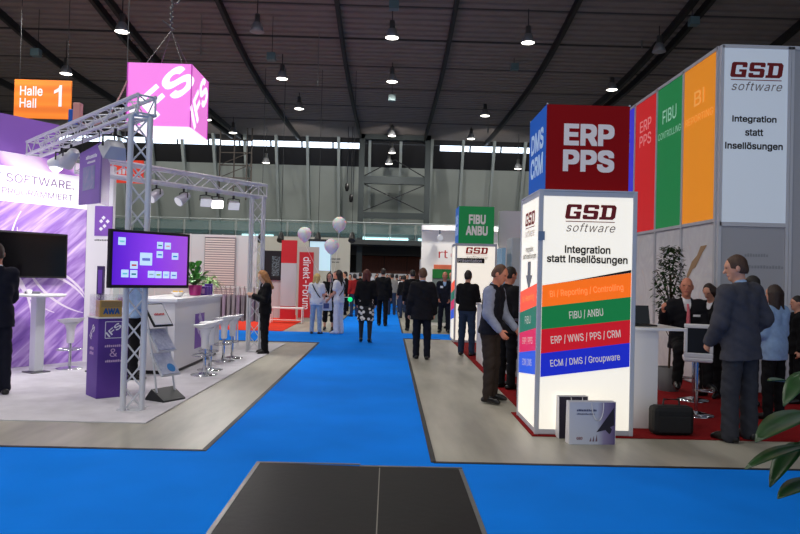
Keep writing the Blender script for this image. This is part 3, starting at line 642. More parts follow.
# ------------------------------------------------------------------ bar stools
def stool(loc, rz, label, grp):
    t = thing('bar_stool', label, 'bar stool', loc, rz, grp)
    MB().lathe([(.2,0), (.2,.008), (.12,.022), (.04,.04), (0,.04)], n=28).build('base', chrome, t)
    MB().tube([(0,0,.03), (0,0,.42)], .024, 14).build('gas_pole', chrome, t)
    MB().tube([(.2*math.cos(a), .03+.15*math.sin(a), .3) for a in np.linspace(0, 2*PI, 24)], .011, 8).build('footrest', chrome, t)
    MB().lathe([(.045,.4), (.055,.42), (.06,.6), (.085,.68), (.13,.72), (0,.73)], n=20).build('seat_column', white_pl, t)
    # scooped seat shell: raised rear lip
    m = MB(); n_, k_ = 24, 7; vs = []
    for s_ in (0, 1):
        for i in range(k_):
            for j in range(n_):
                a = 2*PI*j/n_; r = i/(k_-1); x = .21*r*math.cos(a); y = .19*r*math.sin(a)
                z = .735+.05*r*r*(.35+max(0, -math.sin(a))*1.0)+.02*r**3*abs(math.cos(a)) - (.035*(1-r**4)+.006 if s_ else 0)
                vs.append((x, y, z))
    fs = []
    for s_ in (0, 1):
        o = s_*k_*n_
        for i in range(k_-1):
            for j in range(n_):
                f = (o+i*n_+j, o+(i+1)*n_+j, o+(i+1)*n_+(j+1) % n_, o+i*n_+(j+1) % n_); fs.append(f if not s_ else f[::-1])
    for j in range(n_): a_ = (k_-1)*n_; fs.append((a_+j, a_+k_*n_+j, a_+k_*n_+(j+1) % n_, a_+(j+1) % n_))
    m.add(vs, fs, 0, True); m.build('seat', white_pl, t); return t
G = 'white bar stools along the counter'
z0 = .0125
s1 = stool((-2.78, 10.75, z0), PI/2, 'nearest white bar stool in front of the reception counter', G)
dup(s1, (-2.83, 11.3, z0), PI/2+.2, 'second white bar stool from the near end, beside the counter emblem')
dup(s1, (-2.89, 12.45, z0), PI/2-.15, 'third white bar stool from the near end of the counter')
dup(s1, (-2.85, 12.95, z0), PI/2+.1, 'farthest white bar stool at the counter, towards the woman with the phone')
q = dup(s1, (-4.98, 11.1, z0), rzw, 'white bar stool standing alone by the purple swirl wall'); del q['group']
# bar table
tb = thing('bar_table', 'white high table on a square silver leg in front of the wall television', 'table', (-5.26, 10.62, z0), rzw)
MB().box((-.14,-.14,0), (.14,.14,.015)).build('base', steel, tb); MB().box((-.075,-.075,.015), (.075,.075,1.14)).build('leg', alu, tb, bevel=.015)
MB().lathe([(.36,1.14), (.38,1.15), (.38,1.175), (.37,1.18), (0,1.18)], n=36).build('tabletop', white_pl, tb)
zt_ = z0+1.1812
for dx, dy, w_, l_, rr, mt, lab in ((-.06,-.05,.1,.14,.4,mat('grey_cover', (110, 108, 122), .5),'stack of grey leaflets on the high white table'), (.16,.06,.1,.14,-.3,white_p,'white leaflet lying on the right side of the high table')):
    m = MB().box((-w_,-l_,0), (w_,l_,.03 if dx < 0 else .006)); tag(m.build('leaflet', mt, loc=(-5.26+dx, 10.62+dy, zt_)), lab, 'leaflet').rotation_euler = (0,0,rr)
m = MB().lathe([(.03,0), (.045,.06), (.04,.06), (.028,.006), (0,.006)], n=16); tag(m.build('cup', white_pl, loc=(-5.3, 10.42, zt_)), 'small white cup on the high table beside the man in the dark suit', 'cup')
# ------------------------------------------------------------------ rack of grey bags behind the counter
rb = thing('bag_rack', 'white rail rack carrying a row of grey bags beyond the counter', 'rack', (-3.2, 14.9, .0125))
m = MB()
for x in (-.52, 0, .52):
    for y_ in (-.15,.15): m.tube([(x,y_,0), (x,0,1.28)], .016, 8)
m.tube([(-.54,0,1.26), (.54,0,1.26)], .016, 8); m.build('rail_frame', white_pl, rb)
cl = [mat('grey_bag', (168, 154, 160), .8), mat('mauve_bag', (176, 150, 172), .8)]
ordn = 'first second third fourth fifth sixth seventh eighth ninth tenth eleventh twelfth'.split()
for k in range(10):
    x = -.45+k*.1
    t = thing('cloth_bag', '%s grey cloth bag from the left on the white rack' % ordn[k], 'bag', (-3.2+x, 14.9, .0125), 0, 'grey cloth bags on the rack')
    m = MB().slab([(-.032,-.16,.55), (.032,-.16,.55), (.037,-.15,1.1), (-.037,-.15,1.1)], (0,-1,0), .3); m.build('bag_body', cl[k % 3 == 2], t, bevel=.015)
    MB().tube([(0,-.1,1.09), (0,-.03,1.26), (0,0,1.284), (0,.03,1.26), (0,.1,1.09)], .008, 6).build('handle', cl[0], t)
# ------------------------------------------------------------------ direkt-Forum area beyond
pa = thing('partition_wall', 'long plain white partition wall behind the reception counter', 'partition', (-8.2, 26.5, 0))
MB().box((-3.2,0,0.013), (3.2,.1,3.0)).build('panel', mat('grey_white_panel', (200, 212, 218), .6), pa)
m = MB(); 
for x in (-1.9,-.6,.7,1.9): m.box((x-.02,-.02,.013), (x+.02,0,3.02))
m.build('seam_post', alu, pa)
vb = thing('slatted_blind', 'white slatted blind panel on the partition above the plants', 'blind', (at(219,260,26.3).x, 26.42, 0))
m = MB()
for k in range(26): m.box((-.55,-.03,.6+k*.088), (.55,0,.65+k*.088))
m.build('slats', white_m, vb); MB().box((-.58,-.04,2.9), (.58,0,2.98)).build('head_rail', alu, vb); MB().box((-.58,.0,.55), (.58,.02,2.95)).build('backing', mat('blind_back', (150, 152, 160), .7), vb)
p = at(271.5, 268.5, 25.0)
mo = thing('info_screen', 'tall black display cabinet beside the red and white panel', 'display cabinet', (p.x, 25, 0))
MB().box((-.34,0,.013), (.34,.3,1.35)).build('stand', mat('grey_cabinet', (190, 192, 196), .5), mo); MB().box((-.36,-.05,1.35), (.36,.1,2.4)).build('bezel', black_pl, mo, bevel=.01); MB().box((.02,-.054,1.5), (.3,-.05,2.2)).build('display', ramp_mat('dim_display', 'noise', [(.45, (14,16,20)), (.7, (120,140,150))], 9, emit=.3), mo)
p = at(288.5, 280, 24.5)
pp = thing('exhibit_panel', 'upright exhibit panel, red above and silver grey below', 'display panel', (p.x, 24.5, .013))
MB().box((-.27,0,0), (.27,.05,.45)).build('lower_red_panel', mat('banner_red', (196, 32, 44), .5), pp); MB().box((-.27,-.01,.45), (.27,.05,1.95)).build('grey_panel', mat('silver_grey_panel', (188, 196, 206), .5), pp); MB().box((-.27,0,1.95), (.27,.05,2.75)).build('upper_red_panel', mat('banner_red', (196, 32, 44), .5), pp)
p = at(306, 280, 23.6)
db = thing('vertical_banner', 'red vertical banner lettered direkt-Forum', 'banner', (p.x, 23.6, .013))
MB().box((-.24,-.02,.12), (.24,.0,2.32)).build('banner_sheet', mat('banner_red', (196, 32, 44), .5), db); MB().box((-.3,.0,.0), (.42,.05,2.5)).build('backing_board', mat('beige_board', (186, 182, 176), .6), db)
text('direkt-Forum', white_ink, db, (.02,-.02,1.28), 1.75, .25, ux=(0,0,-1), uy=(1,0,0), bold=.012)
p = at(287, 312, 22.6)
be = thing('white_bench', 'low white tubular bench in front of the silver grey panel', 'bench', (p.x, 22.6, .013))
m = MB()
for x in (-.5,.5):
    for y_ in (-.18,.18): m.tube([(x,y_,0), (x,y_,.45)], .018, 8)
for z_ in (.1,): m.tube([(-.5,-.18,z_), (.5,-.18,z_)], .014, 8)
m.build('frame', white_pl, be); MB().box((-.55,-.2,.45), (.55,.2,.5)).build('seat', white_pl, be, bevel=.01)
sc_ = thing('projection_screen', 'pale blue projection screen behind the vertical banner', 'screen', at(321, 256, 30))
MB().box((-.5,0,-.62), (.45,.04,.62)).build('canvas', mat('pale_blue_canvas', (186, 220, 238), .6, emit=.45), sc_); MB().box((-.56,-.03,.62), (.5,.06,.72)).build('case', dark_metal, sc_); m = MB()
for x in (-.5,.42): m.tube([(x,.02,-sc_.location.z), (x,.02,.62)], .025, 8); m.box((x-.2,-.25,-sc_.location.z), (x+.2,.25,-sc_.location.z+.03))
m.build('support', dark_metal, sc_)
bw = thing('partition_wall', 'beige partition wall behind the balloons with faint lettering', 'partition', (-2.6, 33, 0))
MB().box((-4.2,0,0), (.75,.12,3.35)).build('panel', mat('beige_panel', (190, 188, 178), .6), bw); glyph_rows(grey_ink, bw, (.05,0,2.35), .5, .09, 8); glyph_rows(grey_ink, bw, (.05,0,2.2), .4, .07, 8)
for px, lab in ((261,'black spotlight over the dark display cabinet'), (281,'black spotlight over the red panel'), (318,'black spotlight between the first two balloons'), (352,'black loudspeaker hanging right of the balloons')):
    p = at(px, 236, 31); t = thing('hanging_spotlight', lab, 'spotlight' if 'spot' in lab else 'loudspeaker', p)
    MB().tube([(0,.1,.12), (0,0,0), (0,-.16,-.22)], [.09,.13,.16], 12).build('housing', black_pl, t); MB().tube([(0,.05,.08), (0,.05,zc(31)-p.z)], .012, 6).build('hanger', dark_metal, t)
# balloons
mat('white_latex', (244, 244, 244), .4).node_tree.nodes['Principled BSDF'].inputs['Subsurface Weight'].default_value = 1.; MATS['white_latex'].node_tree.nodes['Principled BSDF'].inputs['Subsurface Scale'].default_value = .3
for px, py, Y, lab in ((304.5,234,19.6,'left white balloon floating above the red banner'), (339.5,224,19.4,'highest white balloon, nearest the steel post'), (331.5,246,19.0,'lowest of the three white balloons')):
    p = at(px, py, Y); t = thing('balloon', lab, 'balloon', p, 0, 'three white balloons')
    r = .2; MB().lathe([(0,-.235), (.02,-.228), (.09,-.19), (.165,-.1), (.195,.0), (.185,.08), (.13,.155), (.06,.19), (0,.2)], n=22).build('envelope', mat('white_latex', (244, 244, 244), .4), t)
    MB().lathe([(.02,-.255), (.008,-.235), (0,-.23)], n=10).build('knot', MATS['white_latex'], t)
    e_ = V((-1.62, 19.2, 1.0))-p; MB().tube([V((0,0,-.25)), V((0,0,-.25)).lerp(e_, .5)+V((.03,0,-.05)), e_], .004, 5).build('string', white_pl, t)
gbx = thing('glow_toy', 'small glowing green ball held beside the woman in white', 'toy', (-1.04, 19.15, .93)); MB().ball((0,0,0), .065, 14).build('ball', mat('green_glow', (20, 230, 130), .4, emit=1.), gbx); MB().tube([(-.18,0,.06), (0,0,.05)], .012, 6).build('handle', white_pl, gbx)
# ------------------------------------------------------------------ lit display towers
ledw = mat('backlit_white', (255, 248, 232), .5, emit=.62)
bands_front = [mat('band_orange', (255, 112, 6), .4, emit=.62), mat('band_green', (6, 116, 56), .4, emit=.6), mat('band_red', (196, 10, 26), .4, emit=.6), mat('band_blue', (22, 38, 190), .4, emit=.6)]
bands_side = [mat('side_orange', (250, 84, 56), .4, emit=.75), mat('side_green', (8, 108, 84), .4, emit=.75), mat('side_red', (204, 32, 84), .4, emit=.75), mat('side_blue', (40, 84, 206), .4, emit=.75)]
soft_ink = mat('pale_band_ink', (236, 226, 214), .6, emit=.25); orange_ink = mat('faint_orange_ink', (255, 160, 84), .6, emit=.5)
gsd_ink = mat('maroon_ink', (142, 16, 24), .6); soft_grey = mat('warm_grey_ink', (128, 112, 108), .6)
arrow_m = mat('arrow_grey', (138, 142, 148), .6)
GL = [[[(.1,0),(1,0),(1,.52),(.52,.52),(.52,.36),(.70,.36),(.70,.2),(.34,.2),(.30,.24),(.30,.76),(.34,.8),(.70,.8),(.70,.66),(1,.66),(1,.9),(.92,1),(.1,1),(0,.9),(0,.1)]],
 [[(0,.08),(.08,0),(.92,0),(1,.1),(1,.5),(.9,.6),(.3,.6),(.3,.8),(.7,.8),(.7,.7),(1,.7),(1,.92),(.92,1),(.08,1),(0,.9),(0,.48),(.1,.4),(.7,.4),(.7,.2),(.3,.2),(.3,.3),(0,.3)]],
 [[(-.05,0),(.55,0),(.55,.2),(.38,.2),(.38,.8),(.55,.8),(.55,1),(-.05,1),(-.05,.82),(.08,.82),(.08,.18),(-.05,.18)], [(.55,0),(.85,0),(1,.15),(1,.85),(.85,1),(.55,1),(.55,.8),(.66,.8),(.7,.75),(.7,.25),(.66,.2),(.55,.2)]]]
def block_logo(par, c, w, u, ink):
    n_ = u.cross(V((0,0,1))); h_ = w*.29
    for k, L in enumerate(GL):
        b_ = MB()
        for poly in L: b_.add([c+u*(-w*.5+w*.345*k+w*.30*x+h_*.14*(y-.5))+zup*(h_*(y-.5))+n_*.004 for x, y in poly], [tuple(range(len(poly)))])
        b_.build('logo_letter', ink, par)
def logo(par, c, w, ux=(1,0,0), ink=None, sub=True, y=-.001):
    c = V(c); u = V(ux)
    block_logo(par, c, w, u, ink or gsd_ink)
    if sub:
        n_ = V(ux).cross(V((0,0,1)))
        MB().slab([c-u*w*.5-zup*w*.185+n_*.004, c+u*w*.47-zup*w*.185+n_*.004, c+u*w*.47-zup*w*.2+n_*.004, c-u*w*.5-zup*w*.2+n_*.004], n_, .003).build('rule', ink or gsd_ink, par)
        text('software', soft_grey, par, c-zup*w*.31, w*.97, w*.17, ux=ux, shear=.3, spacing=1.08)
def tower(name, label, X, Y, L, ztop, hdr, near=True):
    t = thing(name, label, 'display tower', (X, Y, .0125)); s = L
    # plinth, four aluminium corner profiles and rails
    MB().box((.02,.02,0), (s-.02,s-.02,.045)).build('plinth', alu_dark, t)
    for x, y in ((0,0), (s-.045,0), (s-.045,s-.045), (0,s-.045)): MB().box((x,y,0), (x+.045,y+.045,ztop)).build('corner_post', alu_dark, t, bevel=.006)
    for z in (.03, ztop-.03):
        rail = MB()
        for a, b in (((.006,.006), (s-.006,.035)), ((.006,s-.035), (s-.006,s-.006)), ((.006,.006), (.035,s-.006)), ((s-.035,.006), (s-.006,s-.006))): rail.box((*a,z-.025), (*b,z+.025))
        rail.build('cross_rail', alu_dark, t)
    MB().box((.0,.0,ztop-.004), (s,s,ztop+.012)).build('top_plate', alu_dark, t)
    fp = MB().box((.045,.012,.055), (s-.045,.03,ztop-.055)).build('front_panel', ledw, t)
    sp = MB().box((.012,.045,.055), (.03,s-.045,ztop-.055)).build('side_panel', ledw, t)
    MB().box((s-.03,.045,.055), (s-.012,s-.045,ztop-.055)).build('side_panel', ledw, t)
    MB().box((.045,s-.03,.055), (s-.045,s-.012,ztop-.055)).build('rear_panel', ledw, t)
    zl = [1.53, 1.31, 1.08, .835, .595]; zr = [1.68, 1.435, 1.2, .965, .72]
    words = ['BI / Reporting / Controlling', 'FIBU / ANBU', 'ERP / WWS / PPS / CRM', 'ECM / DMS / Groupware']
    ww = [.78, .36, .74, .74]; a, b = .05, s-.05
    sl = (zr[0]-zl[0])/(b-a); uu = V((1,0,.12))
    for i in range(4):
        if not near: break
        bd_ = MB().slab([(a,.008,zl[i+1]-.0125), (b,.008,zr[i+1]-.0125), (b,.008,zr[i]-.0125), (a,.008,zl[i]-.0125)], (0,-1,0), .004).build('colour_band', bands_front[i], fp)
        if near: text(words[i], orange_ink if i == 0 else soft_ink, bd_, (s*.5, .008, (zl[i]+zl[i+1]+zr[i]+zr[i+1])/4-.02), ww[i]*.96*s, .09 if i else .085, ux=uu, uy=(-.12,0,1), bold=.012, off=.002)
    if near: MB().slab([(a,.009,zl[0]-.012), (b,.009,zr[0]-.012), (b,.009,zr[0]+.018), (a+.3,.009,zl[0]+.04)], (0,-1,0), .004).build('band_edge', black_ink, fp)
    z0s = [1.43, 1.19, .955, .73, .5]; z1s = [1.54, 1.31, 1.08, .85, .6]
    for i in range(4):   # side: x = const, y from near (0) to far (s)
        bd_ = MB().slab([(.008,a,z1s[i+1]), (.008,b,z0s[i+1]), (.008,b,z0s[i]), (.008,a,z1s[i])], (-1,0,0), .004).build('colour_band', bands_side[i], sp)
        if near: text(['BI / Reporting', 'FIBU', 'ERP / PPS', 'ECM / DMS'][i], orange_ink if i == 0 else soft_ink, bd_, (.008, s*.5, (z0s[i]+z0s[i+1]+z1s[i]+z1s[i+1])/4), (.62,.3,.55,.5)[i], .085, ux=(0,-1,.1), uy=(0,.1,1), bold=.0, off=.002)
    # printing
    yf = .012
    if near:
        logo(fp, (s*.53, yf, 2.28), .52); text('Integration\nstatt Insellösungen', black_ink, fp, (s*.5, yf, 1.835), .83, .2, bold=.034)
        logo(sp, (.012, s*.5, 2.24), .5, ux=(0,-1,0)); text('Integration\nstatt Insellösungen', grey_ink, sp, (.012, s*.5, 1.86), .72, .15, ux=(0,-1,0), bold=.012)
        MB().slab([(.009,s*.5+.08,1.77), (.009,s*.5-.08,1.77), (.009,s*.5-.08,1.62), (.009,s*.5-.17,1.62), (.009,s*.5,1.45), (.009,s*.5+.17,1.62), (.009,s*.5+.08,1.62)], (-1,0,0), .004).build('arrow', arrow_m, sp)
        MB().box((-.005,-.012,1.98), (.06,.012,2.07)).build('clip', mat('steel_blue_clip', (120, 142, 172), .4, .4), t)
    else:
        logo(fp, (s*.52, yf, 2.26), .54, ink=mat('bright_red_ink', (196, 30, 30), .5))
        MB().box((.05,.006,1.95), (s-.3,.012,2.07)).build('caption_strip', black_ink, fp); text('Präsentation', white_ink, fp, (.36, .006, 2.01), .58, .09, bold=.012)
    # header cube: front-lit, its emission stands in for light falling on it
    h = thing(hdr[0], hdr[1], 'header cube', (X+.075, Y+.075, .0125+ztop+.0125)); k = s-.15; H = hdr[2]
    MB().box((0,.004,.0), (k,k,H)).build('cube_body', hdr[3], h)
    MB().box((-.004,.0,.0), (-.0001,k,H)).build('side_face', hdr[4], h)
    MB().box((-.0041,0,0), (k,.0039,H)).build('front_face', hdr[3], h)
    m = MB()
    for x, y in ((-.005,-.005), (k-.01,-.005), (-.005,k-.01), (k-.01,k-.01)): m.box((x,y,H-.001), (x+.015,y+.015,H+.012))
    m.build('corner_cap', alu, h)
    text(hdr[5], mat('header_ink', (226, 218, 216), .6, emit=.15), h, (k*.5+.01,0,H*.5), k*.62, H*.56, bold=.055)
    text(hdr[6], mat('header_ink_blue', (186, 214, 240), .6, emit=.2), h, (-.004,k*.5,H*.5), k*.74, H*.56, ux=(0,-1,0), bold=.045)
    return t
tower('lit_display_tower', 'tall backlit white tower with coloured bands under the red header cube', 1.52, 7.12, 1.01, 2.49,
      ('header_cube', 'red cube lettered ERP PPS with blue side, standing on the near lit tower', .89, mat('header_red', (128, 3, 9), .6, emit=.22, spec=.15), mat('header_blue', (14, 88, 180), .6, emit=.3, spec=.15), 'ERP\nPPS', 'DMS\nCRM'))
tower('lit_display_tower', 'smaller-looking backlit white tower farther along the aisle under the green cube', 1.62, 17.15, 1.02, 2.42,
      ('header_cube', 'green cube lettered FIBU ANBU standing on the farther lit tower', .92, mat('header_green', (8, 116, 58), .5, emit=.45), mat('header_blue_far', (40, 96, 176), .5, emit=.5), 'FIBU\nANBU', 'DMS\nCRM'), near=False)
# ------------------------------------------------------------------ tall wall of the right-hand stand
YW = 10.3; XW = at(718, 200, YW).x
LW = 7.2
col_w = ['wall_orange', 'wall_green', 'wall_red', 'wall_blue']
sw_ = thing('stand_wall', 'tall grey stand wall with four coloured lightboxes along its top edge', 'stand wall', (XW, YW, .0125))
zt_w, zb_w = 5.1, 2.55
MB().box((.0,.05,0), (.1,LW,zt_w)).build('core_panel', mat('cool_grey_panel', (176, 182, 192), .45), sw_)
ys_ = [.02, 1.22, 2.36, 3.5, 4.64]
wm = [ramp_mat(n_, 'gradient', st_, emit=.42, gen=True, rot=(0, -PI/2, 0)) for n_, st_ in (('wall_orange', [(0,(240,146,24)), (1,(240,146,24))]), ('wall_green', [(0,(10,128,66)), (1,(10,128,66))]), ('wall_red', [(0,(208,18,26)), (1,(208,18,26))]), ('wall_blue', [(0,(60,50,220)), (1,(60,50,220))]))]
inks = [mat('wall_ink_orange', (248, 176, 84), .6, emit=.4), mat('wall_ink_green', (166, 216, 190), .6, emit=.3), mat('wall_ink_red', (240, 150, 150), .6, emit=.3), mat('wall_ink_blue', (150, 150, 240), .6)]
wd_ = [('BI', 'REPORTING'), ('FIBU', 'CONTROLLING'), ('ERP\nPPS', None), ('DMS\nCRM', None)]
for i in range(4):
    a, b = ys_[i]+.04, ys_[i+1]-.02
    lb = MB().box((-.03,a,zb_w), (0,b,zt_w-.03)).build('colour_lightbox', wm[i], sw_)
    h1, h2 = wd_[i]; z_ = 4.52
    c_ = (-.03, (a+b)/2, z_-.0 if h2 else z_-.08)
    text(h1, inks[i], lb, c_, .6 if i else .36, .24 if h2 else .5, ux=(0,-1,0), bold=.012)
    if h2: text(h2, inks[i], lb, (-.03, (a+b)/2, z_-.32), .98, .12, ux=(0,-1,0), bold=.0)
fr = MB()
for y in ys_: fr.box((-.045,y-.03,0), (.0,y+.03,zt_w+.01))
fr.box((-.045,0,zt_w-.03), (.1,LW,zt_w+.02)); fr.box((-.04,0,zb_w-.05), (0,LW,zb_w))
fr.build('wall_profile', alu_dark, sw_)
sl_ = ramp_mat('pale_printed_panel', 'noise', [(.3, (232,234,236)), (.6, (218,220,226)), (.8, (236,228,222))], 1.4, rough=.35)
m = MB()
for i in range(4): m.box((-.02,ys_[i]+.035,.02), (0,ys_[i+1]-.035,zb_w-.06))
m.build('lower_panel', sl_, sw_)
# bird-like swoosh print
P = [(.28,2.17), (.5,2.16), (.62,2.02), (.8,1.93), (.98,1.72), (1.02,1.5), (.93,1.66), (.78,1.8), (.66,1.84), (.6,1.9), (.44,2.05)]
m = MB(); m.add([(-.024,y_,z_) for y_, z_ in P], [tuple(range(len(P)))]); 
o = m.build('swoosh_print', mat('tan_print', (176, 144, 106), .6), sw_)
# front of the wall
fw = thing('stand_wall', 'white front wall with maroon logo and slogan at the right edge', 'stand wall', (XW, YW-.06, .0125))
w1 = .98
MB().box((.0,.0,2.5), (w1,.05,zt_w)).build('logo_lightbox', mat('cool_lightbox', (206, 218, 232), .4, emit=.3), fw)
MB().box((.0,.01,0), (w1,.05,2.44)).build('lower_panel', mat('cool_white_panel', (186, 188, 194), .4), fw)
MB().box((w1+.05,.01,0), (4.5,.05,zt_w)).build('side_panel', mat('cool_white_panel', (186, 188, 194), .4), fw)
m = MB()
for x in (-.02, w1, w1+.05): m.box((x,-.01,0), (x+.045,.055,zt_w+.02))
m.box((0,-.01,zt_w-.02), (4.5,.055,zt_w+.03)); m.box((0,-.01,2.44), (w1,.055,2.5)); m.build('wall_profile', alu, fw)
lp = fw
logo(fw, (w1*.53,0,4.76), .78); text('Integration', black_ink, fw, (w1*.5,0,4.02), .66, .12, bold=.035); text('statt', black_ink, fw, (w1*.5,0,3.83), .27, .1, bold=.03); text('Insellösungen', black_ink, fw, (w1*.5,0,3.62), .86, .13, bold=.035)
glyph_rows(mat('faint_grey_ink', (160, 164, 170), .6), fw, (.56,.01,2.02), .36, .05, 9); glyph_rows(MATS['faint_grey_ink'], fw, (.66,.01,1.85), .62, .05, 14)
# rear wall of the stand
rw = thing('stand_wall', 'pale rear wall of the stand seen between the near tower and the coloured panels', 'stand wall', (2.75, 17.62, .0125))
MB().box((0,0,0), (XW-2.75+.1,.1,3.3)).build('panel', white_p, rw)
# ------------------------------------------------------------------ white counter behind the tower
kc = thing('info_counter', 'white pedestal counter with thin top at the right edge of the near tower', 'counter', (2.6, 7.5, .0125))
MB().box((0.02,.03,0), (.33,.6,1.06)).build('body', white_p, kc); MB().box((0.0,-.05,1.06), (.6,.75,1.09)).build('countertop', white_pl, kc, bevel=.005)
lt = thing('laptop', 'black laptop standing open on the white pedestal counter', 'laptop', (2.8, 7.75, 1.104))
MB().box((-.16,-.11,0), (.16,.11,.018)).build('keyboard_base', black_pl, lt, bevel=.004); MB().add([(-.16,.11,.015), (.16,.11,.015), (.16,.17,.22), (-.16,.17,.22), (-.16,.12,.015), (.16,.12,.015), (.16,.18,.22), (-.16,.18,.22)], [(0,1,2,3), (7,6,5,4), (3,2,6,7), (1,5,6,2), (4,0,3,7), (4,5,1,0)]).build('screen', black_gl, lt)
# bar chair
def barchair(loc, rz, label, grp=None):
    t = thing('bar_chair', label, 'bar chair', loc, rz, grp)
    MB().lathe([(.2,0), (.2,.012), (.1,.03), (.03,.05), (0,.05)], n=28).build('base', chrome, t)
    MB().tube([(0,0,.04), (0,0,.66)], .022, 14).build('gas_pole', chrome, t)
    MB().tube([(.02,0,.3), (-.16,.12,.3), (-.19,.0,.3), (-.16,-.12,.3), (.02,0,.3)], .011, 8).build('footrest', chrome, t)
    MB().box((-.16,-.16,.65), (.16,.19,.71)).build('seat', white_pl, t, bevel=.02)
    m = MB().box((-.16,.15,.7), (.16,.19,.76)); m.box((-.16,.15,1.05), (.16,.19,1.1)); m.box((-.16,.15,.76), (-.12,.19,1.05)); m.box((.12,.15,.76), (.16,.19,1.05)); m.build('backrest', white_pl, t, bevel=.01)
    MB().box((-.12,.16,.76), (.12,.18,1.05)).build('back_pad', black_pl, t); return t
bc = barchair((3.72, 8.35, .0125), PI-.35, 'white-backed bar chair with chrome pole beside the man in grey')
dup(bc, (4.15, 9.42, .0125), -.25, 'bar chair the seated man with the pink tie sits on')
# potted fig behind the seated man
rng = random.Random(11)
ft = thing('indoor_tree', 'small leafy indoor tree behind the seated man', 'plant', (4.15, 10.25, .0125))
MB().lathe([(.14,0), (.18,.34), (.16,.34), (.15,.3), (0,.3)], n=20).build('pot', mat('grey_pot', (90, 90, 94), .5), ft)
m = MB(); lf = MB()
for k in range(16):
    a = rng.uniform(0, 2*PI); z_ = rng.uniform(.9, 1.9); p0 = V((0,0,z_*.6+.2)); p1 = V((.2*math.cos(a), .13*math.sin(a), z_)); m.tube([p0, p0.lerp(p1,.5)+V((0,0,.08)), p1], .006, 5)
m.tube([(0,0,.3), (.02,0,.9), (0,.01,1.7)], .018, 8)
for k in range(1100):
    a = rng.uniform(0, 2*PI); z_ = rng.uniform(1.1, 2.12); r = .27*math.sqrt(rng.random())*(1-abs(z_-1.5)/.8*.7)
    c = V((r*math.cos(a), r*.7*math.sin(a), z_)); d = V((math.cos(a+rng.uniform(-1,1)), math.sin(a+rng.uniform(-1,1)), rng.uniform(-.8,.3))).normalized(); s_ = d.cross(V((0,0,1))).normalized()
    L = rng.uniform(.06,.1); lf.add([c, c+d*L*.5+s_*L*.26, c+d*L, c+d*L*.5-s_*L*.26], [(0,1,2,3)], 0)
m.build('trunk', mat('bark', (74, 58, 44), .8), ft); lf.build('foliage', leaf_d, ft)
# shopping bags and briefcase
def paperbag(loc, rz, label, pr, w_=.46, h_=.41, d_=.12):
    t = thing('shopping_bag', label, 'bag', loc, rz, None)
    m = MB(); b_ = [(0,0), (w_,0), (w_,d_), (0,d_)]
    vs = [(x,y,0) for x, y in b_]+[(x+(.006 if x else 0),y*.75+.012,h_) for x, y in b_]
    m.add(vs, [(3,2,1,0), (0,1,5,4), (1,2,6,5), (2,3,7,6), (3,0,4,7)]); o = m.build('bag_body', white_p, t); s_ = o.modifiers.new('thick', 'SOLIDIFY'); s_.thickness = .003
    MB().add([(.004,-.0015,.0), (w_-.004,-.0015,.0), (w_,.0105,h_-.004), (.002,.0105,h_-.004)], [(0,1,2,3)]).build('front_print', pr, t)
    MB().tube([(w_*.6+.06*math.cos(q), -.004-.02*math.sin(q), h_*.98-.17*math.sin(q)) for q in np.linspace(0, PI, 12)], .004, 6).build('handle', white_pl, t)
    return t
bagp = ramp_mat('bag_photo', 'noise', [(.3, (206,212,232)), (.5, (196,200,222)), (.57, (70,60,96)), (.75, (30,26,44))], 3.2, dist=.6, rot=(0,0,.3))
c1 = gp(569, 444.5); bg = paperbag((c1.x, c1.y, .001), .07, 'white paper carrier bag with dark photo print in front of the near tower', ramp_mat('pale_bag_print', 'gradient', [(0, (214,218,232)), (.6, (200,206,226)), (.75, (150,140,180)), (1, (96,80,130))], gen=True))
m = MB().add([(.27,-.0015,.0+.12), (.33,-.0015+.004,.2), (.445,.004,.36), (.452,.004,.15), (.40,.001,.1), (.36,.0,.14)], [tuple(range(6))]); m.build('dark_print', mat('dark_print', (34, 28, 46), .5), bg)
for k in range(5): MB().add([(.2+.03*k,-.0022,.03), (.22+.03*k,-.0022,.03), (.215+.03*k,-.0018,.07+.015*(k % 3))], [(0,1,2)]).build('figure_print', mat('grey_red_print', (120, 90, 110), .5), bg) if k < 3 else None
text('GSD', gsd_ink, bg, (.1,-.002,.06), .06, .025, bold=.02); glyph_rows(mat('navy_ink', (60, 70, 120), .6), bg, (.17,.006,.33), .2, .02, 12); glyph_rows(MATS['navy_ink'], bg, (.16,.004,.295), .18, .012, 14)
c2 = gp(557, 437); paperbag((c2.x, c2.y-.07, .001), .12, 'dark-edged paper carrier bag standing behind the white one', mat('dark_bag_print', (40, 34, 54), .5), .3, .42, .1)
bf = thing('briefcase', 'black soft briefcase standing on the floor beside the near tower', 'bag', (2.98, 7.28, .0125), .05)
MB().box((-.22,-.09,0), (.22,.09,.3)).build('bag_body', mat('black_nylon', (16, 16, 18), .7, bump=.3, bscale=120), bf, bevel=.05)
MB().box((-.17,-.11,.03), (.17,-.09,.2)).build('front_pocket', MATS['black_nylon'], bf, bevel=.02)
MB().tube([(-.09,0,.29), (-.08,0,.36), (.08,0,.36), (.09,0,.29)], .012, 8).build('handle', black_pl, bf)
